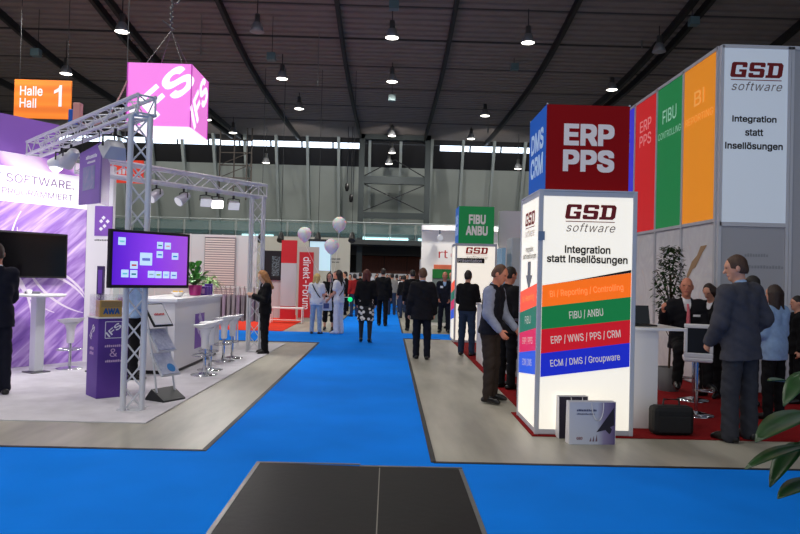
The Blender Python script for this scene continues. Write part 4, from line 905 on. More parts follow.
# ------------------------------------------------------------------ kiosks between the towers
ks = thing('demo_counter', 'white demo counter with a printed end between the two lit towers', 'counter', (1.72, 12.2, .0125))
MB().box((0,0,0), (.62,1.3,1.08)).build('body', white_p, ks); MB().box((-.02,-.02,1.08), (.64,1.32,1.11)).build('countertop', white_pl, ks)
MB().box((.02,-.006,.06), (.3,0,1.04)).build('end_print', ramp_mat('blue_pink_print', 'noise', [(.3, (220,222,232)), (.5, (120,130,190)), (.62, (180,120,150)), (.75, (40,40,70))], 3.5), ks)
kp = thing('kiosk_pillar', 'tall pale grey kiosk pillar with a screen behind the man in the gilet', 'kiosk', (1.98, 11.3, .0125))
MB().box((0,0,0), (.34,.5,2.25)).build('pillar', mat('kiosk_grey', (186, 190, 192), .5), kp, bevel=.01)
MB().box((-.16,-.02,1.0), (-.1,.52,2.08)).build('screen', mat('blue_grey_screen', (110, 146, 172), .2, emit=.25), kp); MB().box((-.1,.15,1.3), (0,.35,1.6)).build('bracket', dark_metal, kp)
kd = thing('demo_kiosk', 'dark demo kiosk the man in the gilet is using beside the near tower', 'kiosk', (1.8, 8.95, .0125))
MB().box((-.06,.0,0), (.3,.4,1.02)).build('body', mat('kiosk_black', (24, 24, 28), .4), kd, bevel=.01); MB().box((-.1,-.03,1.02), (.32,.43,1.05)).build('top', black_pl, kd); MB().box((.12,.05,1.05), (.15,.38,1.36)).build('monitor', black_gl, kd)
# white booth behind the far tower
bt = thing('booth_wall', 'white booth wall with red logo behind the green header cube', 'stand wall', (1.05, 23, .0125))
MB().box((0,0,0), (5.2,.1,3.25)).build('panel', mat('booth_white_fill_glow', (240, 236, 232), .5, emit=.12), bt); MB().box((-.02,-.6,3.1), (5.2,0,3.25)).build('fascia', white_p, bt)  # panel's slight emission adds to the booth spotlights' brightness
text('rt', mat('bright_red_ink', (196, 30, 30), .5), bt, (.72,0,2.35), .3, .26); glyph_rows(mat('pink_ink', (240, 190, 186), .6), bt, (1.15,0,2.34), .4, .16, 4)
MB().box((.42,-.03,1.86), (1.05,0,2.0)).build('orange_strip', mat('orange_strip', (238, 120, 84), .5), bt); MB().box((.38,-.05,1.55), (1.3,0,1.85)).build('green_strip', mat('green_strip', (20, 120, 50), .5), bt); MB().box((.38,-.03,.1), (1.3,0,1.55)).build('grey_panel', mat('grey_slate', (126, 136, 132), .5), bt)
MB().box((.05,-.03,1.32), (.32,0,1.42)).build('blue_sign', mat('pale_blue_sign', (140, 160, 200), .5), bt)
MB().box((2.5,-.05,1.55), (4.8,0,1.85)).build('green_strip', mat('green_strip', (20, 120, 50), .5), bt); MB().box((2.5,-.03,.1), (4.8,0,1.55)).build('grey_panel', MATS['grey_slate'], bt)
for x, lab in ((.55,'small dark spotlight on the booth wall above the red logo'), (3.05,'small dark spotlight on the booth wall right of the green header cube')):
    t = thing('booth_spotlight', lab, 'spotlight', (1.05+x, 22.4, 2.9)); MB().tube([(0,-.12,-.05), (0,.1,.02)], [.1,.07], 12).build('housing', alu_dark, t); MB().tube([(0,0,0), (0,0,.22)], .02, 6).build('clamp', dark_metal, t)
# far white counters / walls at the end of the aisle
for x, y, w_, h_, lab in ((-3.9,40,1.6,2.6,'pale partition left of the brown doors at the far end'), (1.75,40,1.3,2.6,'cream partition right of the brown doors at the far end'), (-.9,42,4.6,1.75,'low white partition below the brown doors')):
    t = thing('far_partition', lab, 'partition', (x, y, .007)); MB().box((-w_/2 if x < 1.7 and x > -2 else 0,0,0), (w_ if not (x < 1.7 and x > -2) else w_/2,.1,h_)).build('panel', white_m, t)
    MB().box((-w_/2 if x < 1.7 and x > -2 else 0,-.3,0), (-w_/2+.05 if x < 1.7 and x > -2 else .05,.3,.05)).build('foot', alu_dark, t)
# ------------------------------------------------------------------ near plant, bottom right
npl = thing('foliage_plant', 'large-leaved dark green plant in the near right foreground', 'plant', (2.42, 3.55, .0065))
MB().lathe([(.16,0), (.21,.36), (.19,.36), (.18,.32), (0,.32)], n=24).build('pot', mat('terracotta', (120, 70, 50), .7), npl)
def bigleaf(base, tip, w_, droop, fold=.25):
    base, tip = V(base), V(tip); d = tip-base; L = d.length; d.normalize(); s_ = d.cross(V((0,0,1))).normalized(); u = s_.cross(d); vs = []; fs = []; n_ = 9
    for i in range(n_):
        t_ = i/(n_-1); q = base+d*L*t_-V((0,0,droop*L*t_*t_)); ww = w_*max(.02, math.sin(PI*t_**.8))**.75
        vs += [q-s_*ww+u*ww*fold, q-s_*ww*.5+u*ww*fold*.35, q, q+s_*ww*.5+u*ww*fold*.35, q+s_*ww+u*ww*fold]
    for i in range(n_-1):
        for j in range(4): fs.append((5*i+j, 5*i+j+1, 5*i+j+6, 5*i+j+5))
    o = MB().add(vs, fs, 0, True).build('leaf', leaf_n, npl); sd_ = o.modifiers.new('thick', 'SOLIDIFY'); sd_.thickness = .003
    MB().tube([V((0,0,.33)), V((0,0,.33)).lerp(base,.6)+V((.02,0,.1)), base], .007, 6).build('stem', leaf_d, npl)
def rel(px, py, Y): return at(px, py, Y)-npl.location
for a, b, w_, dr in (((803,386,3.5),(768,374,3.35),.055,.1), ((812,372,3.2),(784,384,3.0),.05,.3), ((812,412,3.5),(756,428,3.2),.085,.12), ((806,446,3.3),(745,456,3.15),.05,.15), ((800,442,3.45),(770,470,3.2),.05,.2), ((820,480,3.3),(778,490,3.1),.06,.1), ((815,425,3.6),(772,412,3.7),.07,.2), ((830,380,3.6),(800,352,3.7),.06,.1)):
    bigleaf(rel(*a), rel(*b), w_, dr)
# ------------------------------------------------------------------ figures: smooth distance fields turned into one surface
def _n(v): v = np.asarray(v, float); return v/np.linalg.norm(v)
class Field:
    def __init__(s, k=.03): s.p = []; s.k = k; s.cuts = []; s.subs = []; s.fold = 0.; s.fs = 0.
    def cap(s, a, b, ra, rb=None, sq=None, k=None):   # tapered capsule; sq = (axis, factor) flattens it
        s.p.append(('c', np.array(a, float), np.array(b, float), ra, ra if rb is None else rb, sq, s.k if k is None else k)); return s
    def ell(s, c, ax, r, k=None): s.p.append(('e', np.array(c, float), np.array([_n(a) for a in ax]), np.array(r, float), None, None, s.k if k is None else k)); return s
    def cut(s, p, n): s.cuts.append((np.array(p, float), _n(n))); return s      # removes the side n points to
    def one(s, P, q):
        if q[0] == 'c':
            _, a, b, ra, rb, sq, _k = q; X = P-a; d = b-a; f = 1.
            if sq is not None:
                u, f = _n(sq[0]), sq[1]; X = X+np.outer(X@u, u)*(1/f-1); d = d+u*(d@u)*(1/f-1)
            dd = d@d; t = np.clip(X@d/max(dd, 1e-9), 0, 1)
            e = np.sqrt(((X-t[:, None]*d)**2).sum(1))-(ra+t*(rb-ra)); return e*min(1, f) if f < 1 else e
        _, c, A, r, *_r = q; X = (P-c)@A.T; k0 = np.sqrt(((X/r)**2).sum(1)); k1 = np.sqrt(((X/r**2)**2).sum(1)); return k0*(k0-1)/np.maximum(k1, 1e-6)
    def __call__(s, P):
        D = np.full(len(P), 9.)
        for q in s.p:
            d = s.one(P, q); k = q[6]; h = np.maximum(k-np.abs(D-d), 0)/k; D = np.minimum(D, d)-h*h*k*.25
        if s.fold: 
            ph = s.fs; D = D+s.fold*(np.sin(P[:, 2]*38+P[:, 0]*21+ph+1.5*np.sin(P[:, 1]*17+ph))*.6+np.sin(P[:, 2]*71-P[:, 1]*33+P[:, 0]*25+2*ph)*.4)
        for q in s.subs: D = np.maximum(D, -s.one(P, q))
        for p, n in s.cuts: D = np.maximum(D, (P-p)@n)
        return D
    def bounds(s):
        lo, hi = np.full(3, 9.), np.full(3, -9.)
        for q in s.p:
            if q[0] == 'c':
                R = max(q[3], q[4])*(max(1, q[5][1]) if q[5] is not None else 1)
                for e in (q[1], q[2]): lo = np.minimum(lo, e-R); hi = np.maximum(hi, e+R)
            else: R = q[3].max(); lo = np.minimum(lo, q[1]-R); hi = np.maximum(hi, q[1]+R)
        return lo-.03, hi+.03
def surface(F, h):
    lo, hi = F.bounds(); B = 8
    nb = np.maximum(1, np.ceil((hi-lo)/(h*B)).astype(int)); n = nb*B
    cx = [lo[i]+h*(np.arange(nb[i])*B+(B-1)/2) for i in range(3)]
    G = np.stack(np.meshgrid(*cx, indexing='ij'), -1).reshape(-1, 3); dc = F(G)
    near = np.abs(dc) < h*B*1.15+.02
    vol = np.repeat(np.repeat(np.repeat(np.sign(dc).reshape(nb), B, 0), B, 1), B, 2).astype(np.float32)*9
    idx = np.stack(np.unravel_index(np.nonzero(near)[0], nb), 1)
    off = np.stack(np.meshgrid(*[np.arange(B)]*3, indexing='ij'), -1).reshape(-1, 3)
    I = (idx[:, None]*B+off[None]).reshape(-1, 3)
    for c in range(0, len(I), 400000):
        J = I[c:c+400000]; vol[J[:, 0], J[:, 1], J[:, 2]] = F(lo+J*h)
    neg = vol < 0
    c8 = [(i, j, k) for i in (0, 1) for j in (0, 1) for k in (0, 1)]
    sl = lambda a, o: a[o[0]:a.shape[0]-1+o[0], o[1]:a.shape[1]-1+o[1], o[2]:a.shape[2]-1+o[2]]
    cnt = sum(sl(neg, o).astype(np.int8) for o in c8); act = (cnt > 0) & (cnt < 8)
    A = np.stack(np.nonzero(act), 1); vid = np.full(act.shape, -1, np.int64); vid[act] = np.arange(len(A))
    vals = {o: vol[A[:, 0]+o[0], A[:, 1]+o[1], A[:, 2]+o[2]] for o in c8}
    acc = np.zeros((len(A), 3)); w = np.zeros(len(A))
    for o in c8:
        for ax in range(3):
            if o[ax]: continue
            o2 = list(o); o2[ax] = 1; o2 = tuple(o2); a, b = vals[o], vals[o2]; m = (a < 0) != (b < 0)
            t = np.where(m, a/np.where(m, a-b, 1), 0); q = np.tile(np.array(o, float), (len(A), 1)); q[:, ax] += t; acc[m] += q[m]; w[m] += 1
    vs = lo+(A+acc/np.maximum(w, 1)[:, None])*h; faces = []
    for ax in range(3):
        u, v = (ax+1) % 3, (ax+2) % 3
        s0 = [slice(None)]*3; s1 = [slice(None)]*3; s0[ax] = slice(0, -1); s1[ax] = slice(1, None)
        ch = neg[tuple(s0)] != neg[tuple(s1)]; E = np.stack(np.nonzero(ch), 1); E = E[(E[:, u] > 0) & (E[:, v] > 0)]
        ok = (E[:, u] < act.shape[u]) & (E[:, v] < act.shape[v]); E = E[ok]
        inside = neg[E[:, 0], E[:, 1], E[:, 2]]; Q = []
        for du, dv in ((-1,-1), (0,-1), (0,0), (-1,0)):
            K = E.copy(); K[:, u] += du; K[:, v] += dv; Q.append(vid[K[:, 0], K[:, 1], K[:, 2]])
        Q = np.stack(Q, 1); Q[~inside] = Q[~inside][:, ::-1]; faces.append(Q)
    faces = np.concatenate(faces); faces = faces[(faces >= 0).all(1)]
    return vs, faces
def mesh_np(name, vs, fs, mats, parent, mi=None):
    me = bpy.data.meshes.new(name); me.vertices.add(len(vs)); me.vertices.foreach_set('co', vs.astype(np.float32).ravel())
    me.loops.add(fs.size); me.loops.foreach_set('vertex_index', fs.astype(np.int32).ravel()); me.polygons.add(len(fs))
    me.polygons.foreach_set('loop_start', np.arange(0, fs.size, 4, dtype=np.int32)); me.polygons.foreach_set('loop_total', np.full(len(fs), 4, np.int32))
    for m in mats: me.materials.append(m)
    if mi is not None: me.polygons.foreach_set('material_index', mi.astype(np.int32))
    me.polygons.foreach_set('use_smooth', np.ones(len(fs), bool)); me.update(calc_edges=True); me.validate()
    o = bpy.data.objects.new(name, me); COL.objects.link(o); o.parent = parent; return o
def cloth(name, F, h, m, parent, fold=.004, seed=0.):
    F.fold = fold; F.fs = seed; vs, fs = surface(F, h); return mesh_np(name, vs, fs, [m], parent)
skin_m = mat('skin', (222, 160, 132), .55); skin_d = mat('skin_ruddy', (206, 132, 104), .55); skin_p = mat('skin_pale', (232, 186, 162), .55)
eye_m = mat('eye_dark', (40, 28, 24), .3); lip_m = mat('lip', (176, 92, 84), .5)
def hairm(n, c): return mat('hair_'+n, c, .6, noise=.3, nscale=30, nstretch=(3, 3, .5))
def clothm(n, c, **k): return mat('cloth_'+n, c, .85, noise=.08, nscale=25, bump=.15, bscale=220, spec=.2, **k)
BLACK = clothm('black', (18, 18, 21)); NAVY = clothm('navy', (22, 24, 36)); SUIT = clothm('charcoal_suit', (25, 25, 30)); GREY = clothm('grey_suit', (74, 74, 82)); GREYT = clothm('grey_trousers', (56, 57, 64))
WHITE = clothm('white', (232, 232, 236)); JEANS = clothm('light_jeans', (150, 172, 198)); DJEANS = clothm('dark_jeans', (44, 58, 84)); PBLUE = clothm('pale_blue', (150, 178, 214)); CHECK = clothm('grey_blue_shirt', (142, 150, 172))
BROWN = clothm('dark_brown', (52, 44, 40)); RED = clothm('red', (150, 34, 34)); TIGHTS = mat('black_tights', (26, 22, 24), .5); PINK = clothm('pink_tie', (214, 110, 122)); shoe_b = mat('black_leather', (14, 13, 13), .3); GREYC = clothm('grey_shirt', (150, 148, 144))
patt = ramp_mat('patterned_skirt', 'voronoi', [(.0, (232,226,216)), (.36, (228,222,210)), (.42, (18,17,18)), (1, (14,13,14))], 11, rough=.8)
# pose directions are (outwards from the body side, forward, up)
STAND = dict(ua=((.18,.02,-1), (.18,.02,-1)), fa=((.1,.2,-1), (.1,.2,-1)), th=((.06,.03,-1), (.06,.0,-1)), sh=((.02,-.05,-1), (.02,-.03,-1)))
def joints(H, pose):
    s = H/1.78; J = {'s': s}
    pz = pose.get('pelvis', .945*s); ln = math.radians(pose.get('lean', 0)); sl = math.radians(pose.get('side', 0))
    u = _n([math.sin(sl), math.sin(ln), math.cos(ln)]); r = _n(np.cross([0, math.cos(ln), -math.sin(ln)], u)); f = np.cross(u, r)
    tw = math.radians(pose.get('twist', 0)); r2 = math.cos(tw)*r+math.sin(tw)*f; f2 = np.cross(u, r2)
    P = np.array([0, 0, pz]); J.update(P=P, u=u, r=r, f=f, r2=r2, f2=f2)
    J['chest'] = P+u*.36*s; J['neck'] = P+u*.535*s
    hy, hp = math.radians(pose.get('head', (0, 0))[0]), math.radians(pose.get('head', (0, 0))[1])    # yaw to the left +, pitch down +
    hf = math.cos(hy)*f2-math.sin(hy)*r2; hu = u; hf, hu = math.cos(hp)*hf-math.sin(hp)*hu, math.cos(hp)*hu+math.sin(hp)*hf
    J['hf'], J['hu'], J['hr'] = hf, hu, np.cross(hf, hu); J['head'] = J['neck']+u*.05*s+hu*.125*s+f2*.018*s
    sw = pose.get('sw', .166)*s
    for i, sg in enumerate((-1, 1)):       # 0 = left, 1 = right (+x is the person's right)
        D = lambda v, a=r2, b=f2: _n(sg*v[0]*r2+v[1]*f2+v[2]*np.array([0, 0, 1.]))
        S_ = P+u*.475*s+r2*sg*sw; E = S_+D(pose['ua'][i])*.29*s; fd = D(pose['fa'][i]); Wr = E+fd*.25*s
        J[i] = dict(S=S_, E=E, W=Wr, fd=fd, sg=sg)
        hip = P+r*sg*.085*s-u*.02*s; DL = lambda v: _n(sg*v[0]*r+v[1]*np.array([0, 1., 0])+v[2]*np.array([0, 0, 1.]))
        K = hip+DL(pose['th'][i])*.43*s; A_ = K+DL(pose['sh'][i])*.42*s
        ft = _n([sg*math.sin(math.radians(pose.get('toe', 10))), math.cos(math.radians(pose.get('toe', 10))), pose.get('foot', (0, 0))[i]])
        J[i].update(hip=hip, K=K, A=A_, ft=ft)
    return J
def body_field(J, fem=False):
    s = J['s']; u, r, f = J['u'], J['r2'], J['f2']; P = J['P']; F = Field(.035*s)
    F.cap(J[0]['hip'], J[1]['hip'], .10*s, .10*s, (f, .92)); F.cap(P, P+u*.2*s, .125*s, .118*s, (f, .78))
    for sg in (-1, 1): F.cap(P+u*.15*s+r*sg*.045*s, P+u*.4*s+r*sg*.075*s, .092*s, .098*s, (f, .92))
    F.cap(P+u*.47*s-r*.14*s, P+u*.47*s+r*.14*s, .058*s)
    if fem:
        for sg in (-1, 1): F.cap(P+u*.34*s+r*sg*.075*s+f*.06*s, P+u*.33*s+r*sg*.075*s+f*.075*s, .062*s)
    h, hf, hu, hr = J['head'], J['hf'], J['hu'], J['hr']
    F.cap(P+u*.46*s-f*.01*s, h-hu*.06*s-hf*.015*s, .06*s, .052*s)
    F.ell(h+hu*.01*s, (hr, hf, hu), (.074*s, .096*s, .108*s), .02*s)
    F.cap(h+hf*.02*s-hu*.05*s, h+hf*.052*s-hu*.092*s, .056*s, .034*s, k=.03*s)
    F.cap(h+hf*.086*s+hu*.005*s, h+hf*.108*s-hu*.028*s, .009*s, .015*s, k=.012*s)
    F.cap(h+hf*.076*s+hu*.03*s-hr*.035*s, h+hf*.076*s+hu*.03*s+hr*.035*s, .017*s, k=.02*s)
    F.cap(h+hf*.082*s-hu*.062*s-hr*.018*s, h+hf*.082*s-hu*.062*s+hr*.018*s, .011*s, k=.01*s)
    for sg in (-1, 1): F.ell(h+hr*sg*.076*s-hf*.008*s-hu*.008*s, (hr, hf, hu), (.012*s, .02*s, .032*s), .008*s)
    for i in (0, 1):
        j = J[i]; F.cap(j['S'], j['E'], .05*s, .04*s); F.cap(j['E'], j['W'], .04*s, .027*s)
        d = j['fd']; n = j.get('palm'); sg = j['sg']
        n = -sg*r-d*((-sg*r)@d) if n is None else n
        if np.linalg.norm(n) < .3: n = -np.array([0, 0, 1.])-d*(-d[2])
        n = _n(n); w = _n(np.cross(d, n)); W = j['W']
        w = w if w@(f+np.array([0, 0, .4])) > 0 else -w        # w points to the thumb side
        F.cap(W-d*.01*s, W+d*.085*s, .027*s, .036*s, (n, .5), k=.02*s)
        for q, (o, L) in enumerate(((.027, .075), (.009, .083), (-.009, .077), (-.026, .06))):
            b0 = W+d*.085*s+w*o*s; d1 = _n(d+n*.3); d2 = _n(d+n*1.1); F.cap(b0, b0+d1*L*.5*s, .0088*s, .0082*s, k=.008*s); F.cap(b0+d1*L*.5*s, b0+d1*L*.5*s+d2*L*.5*s, .0082*s, .0068*s, k=.006*s)
        t0 = W+d*.03*s+w*.026*s; t1 = t0+_n(d*.7+w*.75+n*.25)*.038*s; F.cap(t0, t1, .012*s, .0105*s, k=.012*s); F.cap(t1, t1+_n(d+w*.2+n*.4)*.03*s, .0105*s, .008*s, k=.006*s)
        F.cap(j['hip'], j['K'], .078*s, .05*s); F.cap(j['K'], j['A'], .048*s, .036*s); c_ = j['K']+(j['A']-j['K'])*.3; F.cap(c_-f*.008*s, c_+(j['A']-j['K'])*.25-f*.006*s, .046*s, .038*s)
        F.cap(j['A']-np.array([0, 0, .03*s]), j['A']+j['ft']*.13*s-np.array([0, 0, .045*s]), .034*s, .026*s)
    return F
def top_field(J, off, hem, sleeve=1., fem=False, neckcut=.505, vneck=0., flare=.0, loose=0., arms=True, tilt=.45):
    s = J['s']; u, r, f = J['u'], J['r2'], J['f2']; P = J['P']; F = Field(.035*s); o = off*s
    F.cap(P+u*.02*s-r*.07*s, P+u*.02*s+r*.07*s, .108*s+o, .108*s+o, (f, .85))
    F.cap(P, P+u*.2*s, .13*s+o+loose*s, .122*s+o+loose*s, (f, .78))
    for sg in (-1, 1): F.cap(P+u*.13*s+r*sg*.05*s, P+u*.4*s+r*sg*.078*s, .094*s+o, .1*s+o, (f, .93))
    F.cap(P+u*.472*s-r*.145*s, P+u*.472*s+r*.145*s, .06*s+o*.8)
    F.cap(P+u*.5*s-f*.01*s, P+u*.55*s-f*.012*s, .062*s+o*.5, .058*s+o*.4, k=.04*s)
    if fem:
        for sg in (-1, 1): F.cap(P+u*.34*s+r*sg*.075*s+f*.06*s, P+u*.33*s+r*sg*.075*s+f*.075*s, .064*s+o*.7)
    if hem < 0: F.cap(P+u*.02*s-r*.06*s, P+u*hem*s-r*.07*s, .105*s+o, .11*s+o+flare*s, (f, .85)); F.cap(P+u*.02*s+r*.06*s, P+u*hem*s+r*.07*s, .105*s+o, .11*s+o+flare*s, (f, .85))
    F.cut(P+u*hem*s, -u); F.cut(P+u*neckcut*s+u*.03*s, _n(u+tilt*f))
    if arms:
        for i in (0, 1):
            j = J[i]; end = j['E'] if sleeve < .6 else j['W']+j['fd']*.0*s
            if sleeve < .6: e = j['S']+(j['E']-j['S'])*sleeve*1.2; F.cap(j['S'], e, .062*s+o, .062*s+o)
            else: F.cap(j['S'], j['E'], .06*s+o, .05*s+o); F.cap(j['E'], j['W']-j['fd']*.01*s, .05*s+o, .036*s+o)
    if vneck:
        c0 = P+u*.57*s+f*.06*s; c1 = P+u*(.5-vneck)*s+f*.165*s; F.subs.append(('c', c0, c1, .062*s, .005*s, None, .01)); 
    return F
def legs_field(J, off, hemz=.05, wide=0.):
    s = J['s']; u, r, f = J['u'], J['r'], J['f']; P = J['P']; F = Field(.03*s); o = off*s
    F.cap(J[0]['hip'], J[1]['hip'], .102*s+o, .102*s+o, (f, .92)); F.cap(P, P+u*.1*s, .122*s+o, .118*s+o, (f, .8)); F.cut(P+u*.11*s, u)
    for i in (0, 1):
        j = J[i]; F.cap(j['hip'], j['K'], .086*s+o, .066*s+o); e = j['A']+(j['A']-j['K'])*(hemz); F.cap(j['K'], e, .064*s+o, (.052+wide)*s+o); F.cut(e, (e-j['K'])) if False else None
    return F
def person(label, loc, rz, H, pose, spec, h=.012, seed=0.):
    J = joints(H, pose); s = J['s']; t = thing('person', label, 'person', loc, rz); fem = spec.get('fem', False)
    u, r, f = J['u'], J['r2'], J['f2']; P = J['P']; hd, hf, hu, hr = J['head'], J['hf'], J['hu'], J['hr']
    F = body_field(J, fem); hb = min(h, spec.get('hb', h)); vs, fs = surface(F, hb)
    C = vs[fs].mean(1); mi = np.zeros(len(fs), int); q = (C-hd)/s; qx, qy, qz = q@hr, q@hf, q@hu
    front = qy > .055
    mi[front & (np.abs(np.abs(qx)-.031) < .012) & (np.abs(qz-.012) < .0055) & (qy > .068)] = 1
    mi[front & (np.abs(qx) < .023) & (np.abs(qz+.063) < .007)] = 2
    mesh_np('body', vs, fs, [spec.get('skin', skin_m), eye_m, lip_m], t, mi)
    # hair
    hm = spec['hair'][1]; st = spec['hair'][0]; Hf = Field(.03*s)
    if st != 'bald':
        Hf.ell(hd+hu*.018*s-hf*.012*s, (hr, hf, hu), (.080*s, .099*s, .111*s))
        if st == 'short': Hf.cap(hd-hf*.05*s-hu*.03*s, hd-hf*.05*s-hu*.03*s, .06*s)
        if st in ('long', 'medium'):
            e = -.30 if st == 'long' else -.15
            for sg in (-1, 1): Hf.cap(hd+hr*sg*.035*s-hf*.04*s, hd+hr*sg*.055*s-hf*.065*s+hu*e*s, .07*s, .045*s); Hf.cap(hd+hr*sg*.066*s, hd+hr*sg*.078*s+hu*(e*.75)*s-hf*.02*s, .03*s, .02*s)
        if st == 'pony': Hf.cap(hd-hf*.1*s+hu*.04*s, hd-hf*.13*s-hu*.2*s, .035*s, .025*s)
        # face opening
        Hf.subs.append(('e', hd+hf*.092*s-hu*.042*s, np.array([hr, hf, hu]), np.array([.066, .07, .092])*s, None, None, 0))
        if st in ('short', 'pony'): Hf.cut(hd-hu*.055*s-hf*.02*s, _n(-hu+hf*.25)); Hf.subs.append(('e', hd+hf*.04*s-hu*.075*s, np.array([hr, hf, hu]), np.array([.12, .066, .084])*s, None, None, 0))
    else:
        Hf.ell(hd+hu*.0*s-hf*.018*s, (hr, hf, hu), (.081*s, .092*s, .09*s)); Hf.cut(hd+hu*.03*s, _n(hu+.3*hf)); Hf.cut(hd-hu*.06*s, -hu); Hf.cut(hd+hf*.03*s, hf)
    cloth('hair', Hf, min(h, .011), hm, t, .003, seed)
    # clothing
    if 'shirt' in spec:
        k = spec['shirt']; cloth('shirt', top_field(J, k.get('off', .008), k.get('hem', -.02), k.get('sleeve', 1.), fem, arms=k.get('arms', True), loose=k.get('loose', 0), neckcut=k.get('neck', .53)), h, k['m'], t, k.get('fold', .003), seed)
    if 'jacket' in spec:
        k = spec['jacket']; cloth(k.get('name', 'jacket'), top_field(J, k.get('off', .02), k.get('hem', -.15), k.get('sleeve', 1.), fem, vneck=k.get('v', .22), arms=k.get('arms', True), flare=k.get('flare', .012), loose=k.get('loose', 0), tilt=.1, neckcut=.54), h, k['m'], t, .005, seed+1)
    if 'trousers' in spec: cloth(spec.get('legname', 'trousers'), legs_field(J, spec.get('loff', .01), spec.get('lhem', .03), spec.get('wide', 0.)), h, spec['trousers'], t, spec.get('lfold', .005), seed+2)
    if 'skirt' in spec:
        S_ = Field(.03*s); 
        for i in (0, 1): S_.cap(J[i]['hip']+np.array([0, 0, .06*s]), J[i]['K']+(J[i]['hip']-J[i]['K'])*spec.get('slen', .05), .115*s, .105*s)
        S_.cap(P-np.array([0, 0, .1]), P-np.array([0, 0, .4*s]), .12*s, .13*s); S_.cut(P-np.array([0, 0, spec.get('shem', .42)*s]), (0, 0, -1)); S_.cut(P+u*.1*s, u); cloth('skirt', S_, h, spec['skirt'], t, .004, seed)
    if 'tie' in spec:
        b0 = P+u*.49*s+f*.1*s; c1 = P+u*.4*s+f*.135*s; c2 = P+u*.2*s+f*.14*s
        MB().tube([b0, c1, c2], [.014, .02, .03], 8).build('tie', spec['tie'], t)
    for i in (0, 1):
        j = J[i]; Sf = Field(.02*s); hl = spec.get('heel', 0.)
        a = j['A']-np.array([0, 0, (.045)*s])-j['ft']*.05*s; b = j['A']+j['ft']*.165*s-np.array([0, 0, (.055+hl)*s]); Sf.cap(a, b, .042*s, .03*s, k=.02*s); Sf.cap(a+j['ft']*.06*s+np.array([0, 0, .03*s]), a+j['ft']*.06*s+np.array([0, 0, .05*s]), .04*s) if not hl else None
        Sf.cap(j['A']-np.array([0, 0, .015*s]), j['A']+j['ft']*.13*s-np.array([0, 0, .04*s]), .045*s, .036*s, k=.02*s)
        if hl: Sf.cap(a, a-np.array([0, 0, hl*s+.03*s]), .02*s, .008*s, k=.02*s)
        if spec.get('flat', True): Sf.cut((0, 0, spec.get('sole', .003)), (0, 0, -1))
        cloth('shoe', Sf, min(h, .01), spec.get('shoes', shoe_b), t, 0.)
    return t, J
def wp(t, v):   # a point in the person's frame, in the world
    c, s_ = math.cos(t.rotation_euler.z), math.sin(t.rotation_euler.z); return V((c*v[0]-s_*v[1], s_*v[0]+c*v[1], v[2]))+t.location
def hand(J, i): j = J[i]; return j['W']+j['fd']*.09*J['s']
def pose(**k): d = dict(STAND); d.update(k); return d
zf = .0125
def ground(J, H): return 0
# 1 man at the left edge, dark suit, looking at the television wall
q = gp(-7, 396); person('man in a dark suit cut off by the left edge, standing at the high table', (q.x, q.y, zf), math.radians(48), 1.86,
    pose(ua=((.15,.3,-1), (.1,.25,-1)), fa=((-.1,1,-.15), (-.2,1,-.1)), head=(-12, 8)), dict(hair=('short', hairm('brown', (56, 38, 28))), shirt=dict(m=WHITE), jacket=dict(m=NAVY), trousers=NAVY, skin=skin_d), .012, 1.)
# 2 woman with phone
q = gp(264, 353.5); t, J = person('blonde woman in a black trouser suit looking down at her phone', (q.x, q.y, .001), math.radians(112), 1.66,
    pose(ua=((.12,.2,-1), (.1,.05,-1)), fa=((-.35,.9,.35), (-.4,1,.25)), head=(0, 26), th=((.05,.05,-1), (.03,-.02,-1))), dict(fem=True, hair=('long', hairm('copper_blond', (178, 124, 74))), shirt=dict(m=WHITE, hem=-.1), jacket=dict(m=BLACK, hem=-.1, v=.2), trousers=BLACK, skin=skin_p, heel=.03), .011, 2.)
p = wp(t, (hand(J, 0)+hand(J, 1))/2); ph = thing('phone', 'dark phone held by the blonde woman in black', 'phone', p+V((-.03,.0,.02)), math.radians(112))
MB().box((-.035,-.07,-.005), (.035,.07,.005)).build('case', black_pl, ph, bevel=.003); MB().box((-.03,-.06,.0051), (.03,.06,.0056)).build('screen', black_gl, ph)
# 3-5 group of three by the balloons
q = gp(315.5, 334); t, J = person('blond woman in a white T-shirt and light jeans seen from behind, below the balloons', (q.x, q.y, .007), math.radians(-12), 1.62,
    pose(ua=((.15,.0,-1), (.15,.15,-1)), fa=((.0,.3,-1), (-.2,.9,-.3)), head=(-20, 5)), dict(fem=True, hair=('medium', hairm('blond', (206, 178, 112))), shirt=dict(m=WHITE, hem=-.1, sleeve=.5, off=.014), trousers=JEANS, shoes=mat('brown_shoe', (60, 50, 46), .5), loff=.006), .013, 3.)
sh = top_field(J, .02, -.1, .5); 
def strap(parent, J, a, b, m, w=.02):
    s = J['s']; P, u, r, f = J['P'], J['u'], J['r2'], J['f2']; pts = []
    for k in range(15):
        th = PI*k/14; pts.append(P+u*(.12+.38*(1-k/14))*s+r*(a+(b-a)*k/14)*s-f*(.03+.125*math.sin(.35+th*.8)**.7)*s)
    return MB().tube(pts, w, 6).build('bag_strap', m, parent)
strap(t, J, -.1, .14, BLACK, .014)
q = gp(338, 334); t, J = person('dark-haired woman in white blouse and white trousers turned to the left', (q.x, q.y, .007), math.radians(62), 1.72,
    pose(ua=((.12,.1,-1), (.1,.2,-1)), fa=((.0,.7,-.7), (-.1,1,-.25)), head=(10, 6)), dict(fem=True, hair=('long', hairm('black_brown', (30, 22, 20))), shirt=dict(m=WHITE, hem=-.1, sleeve=.5, off=.014), trousers=WHITE, shoes=mat('white_shoe', (220, 220, 224), .5), wide=.02), .013, 4.)
strap(t, J, .1, -.13, BLACK, .012)
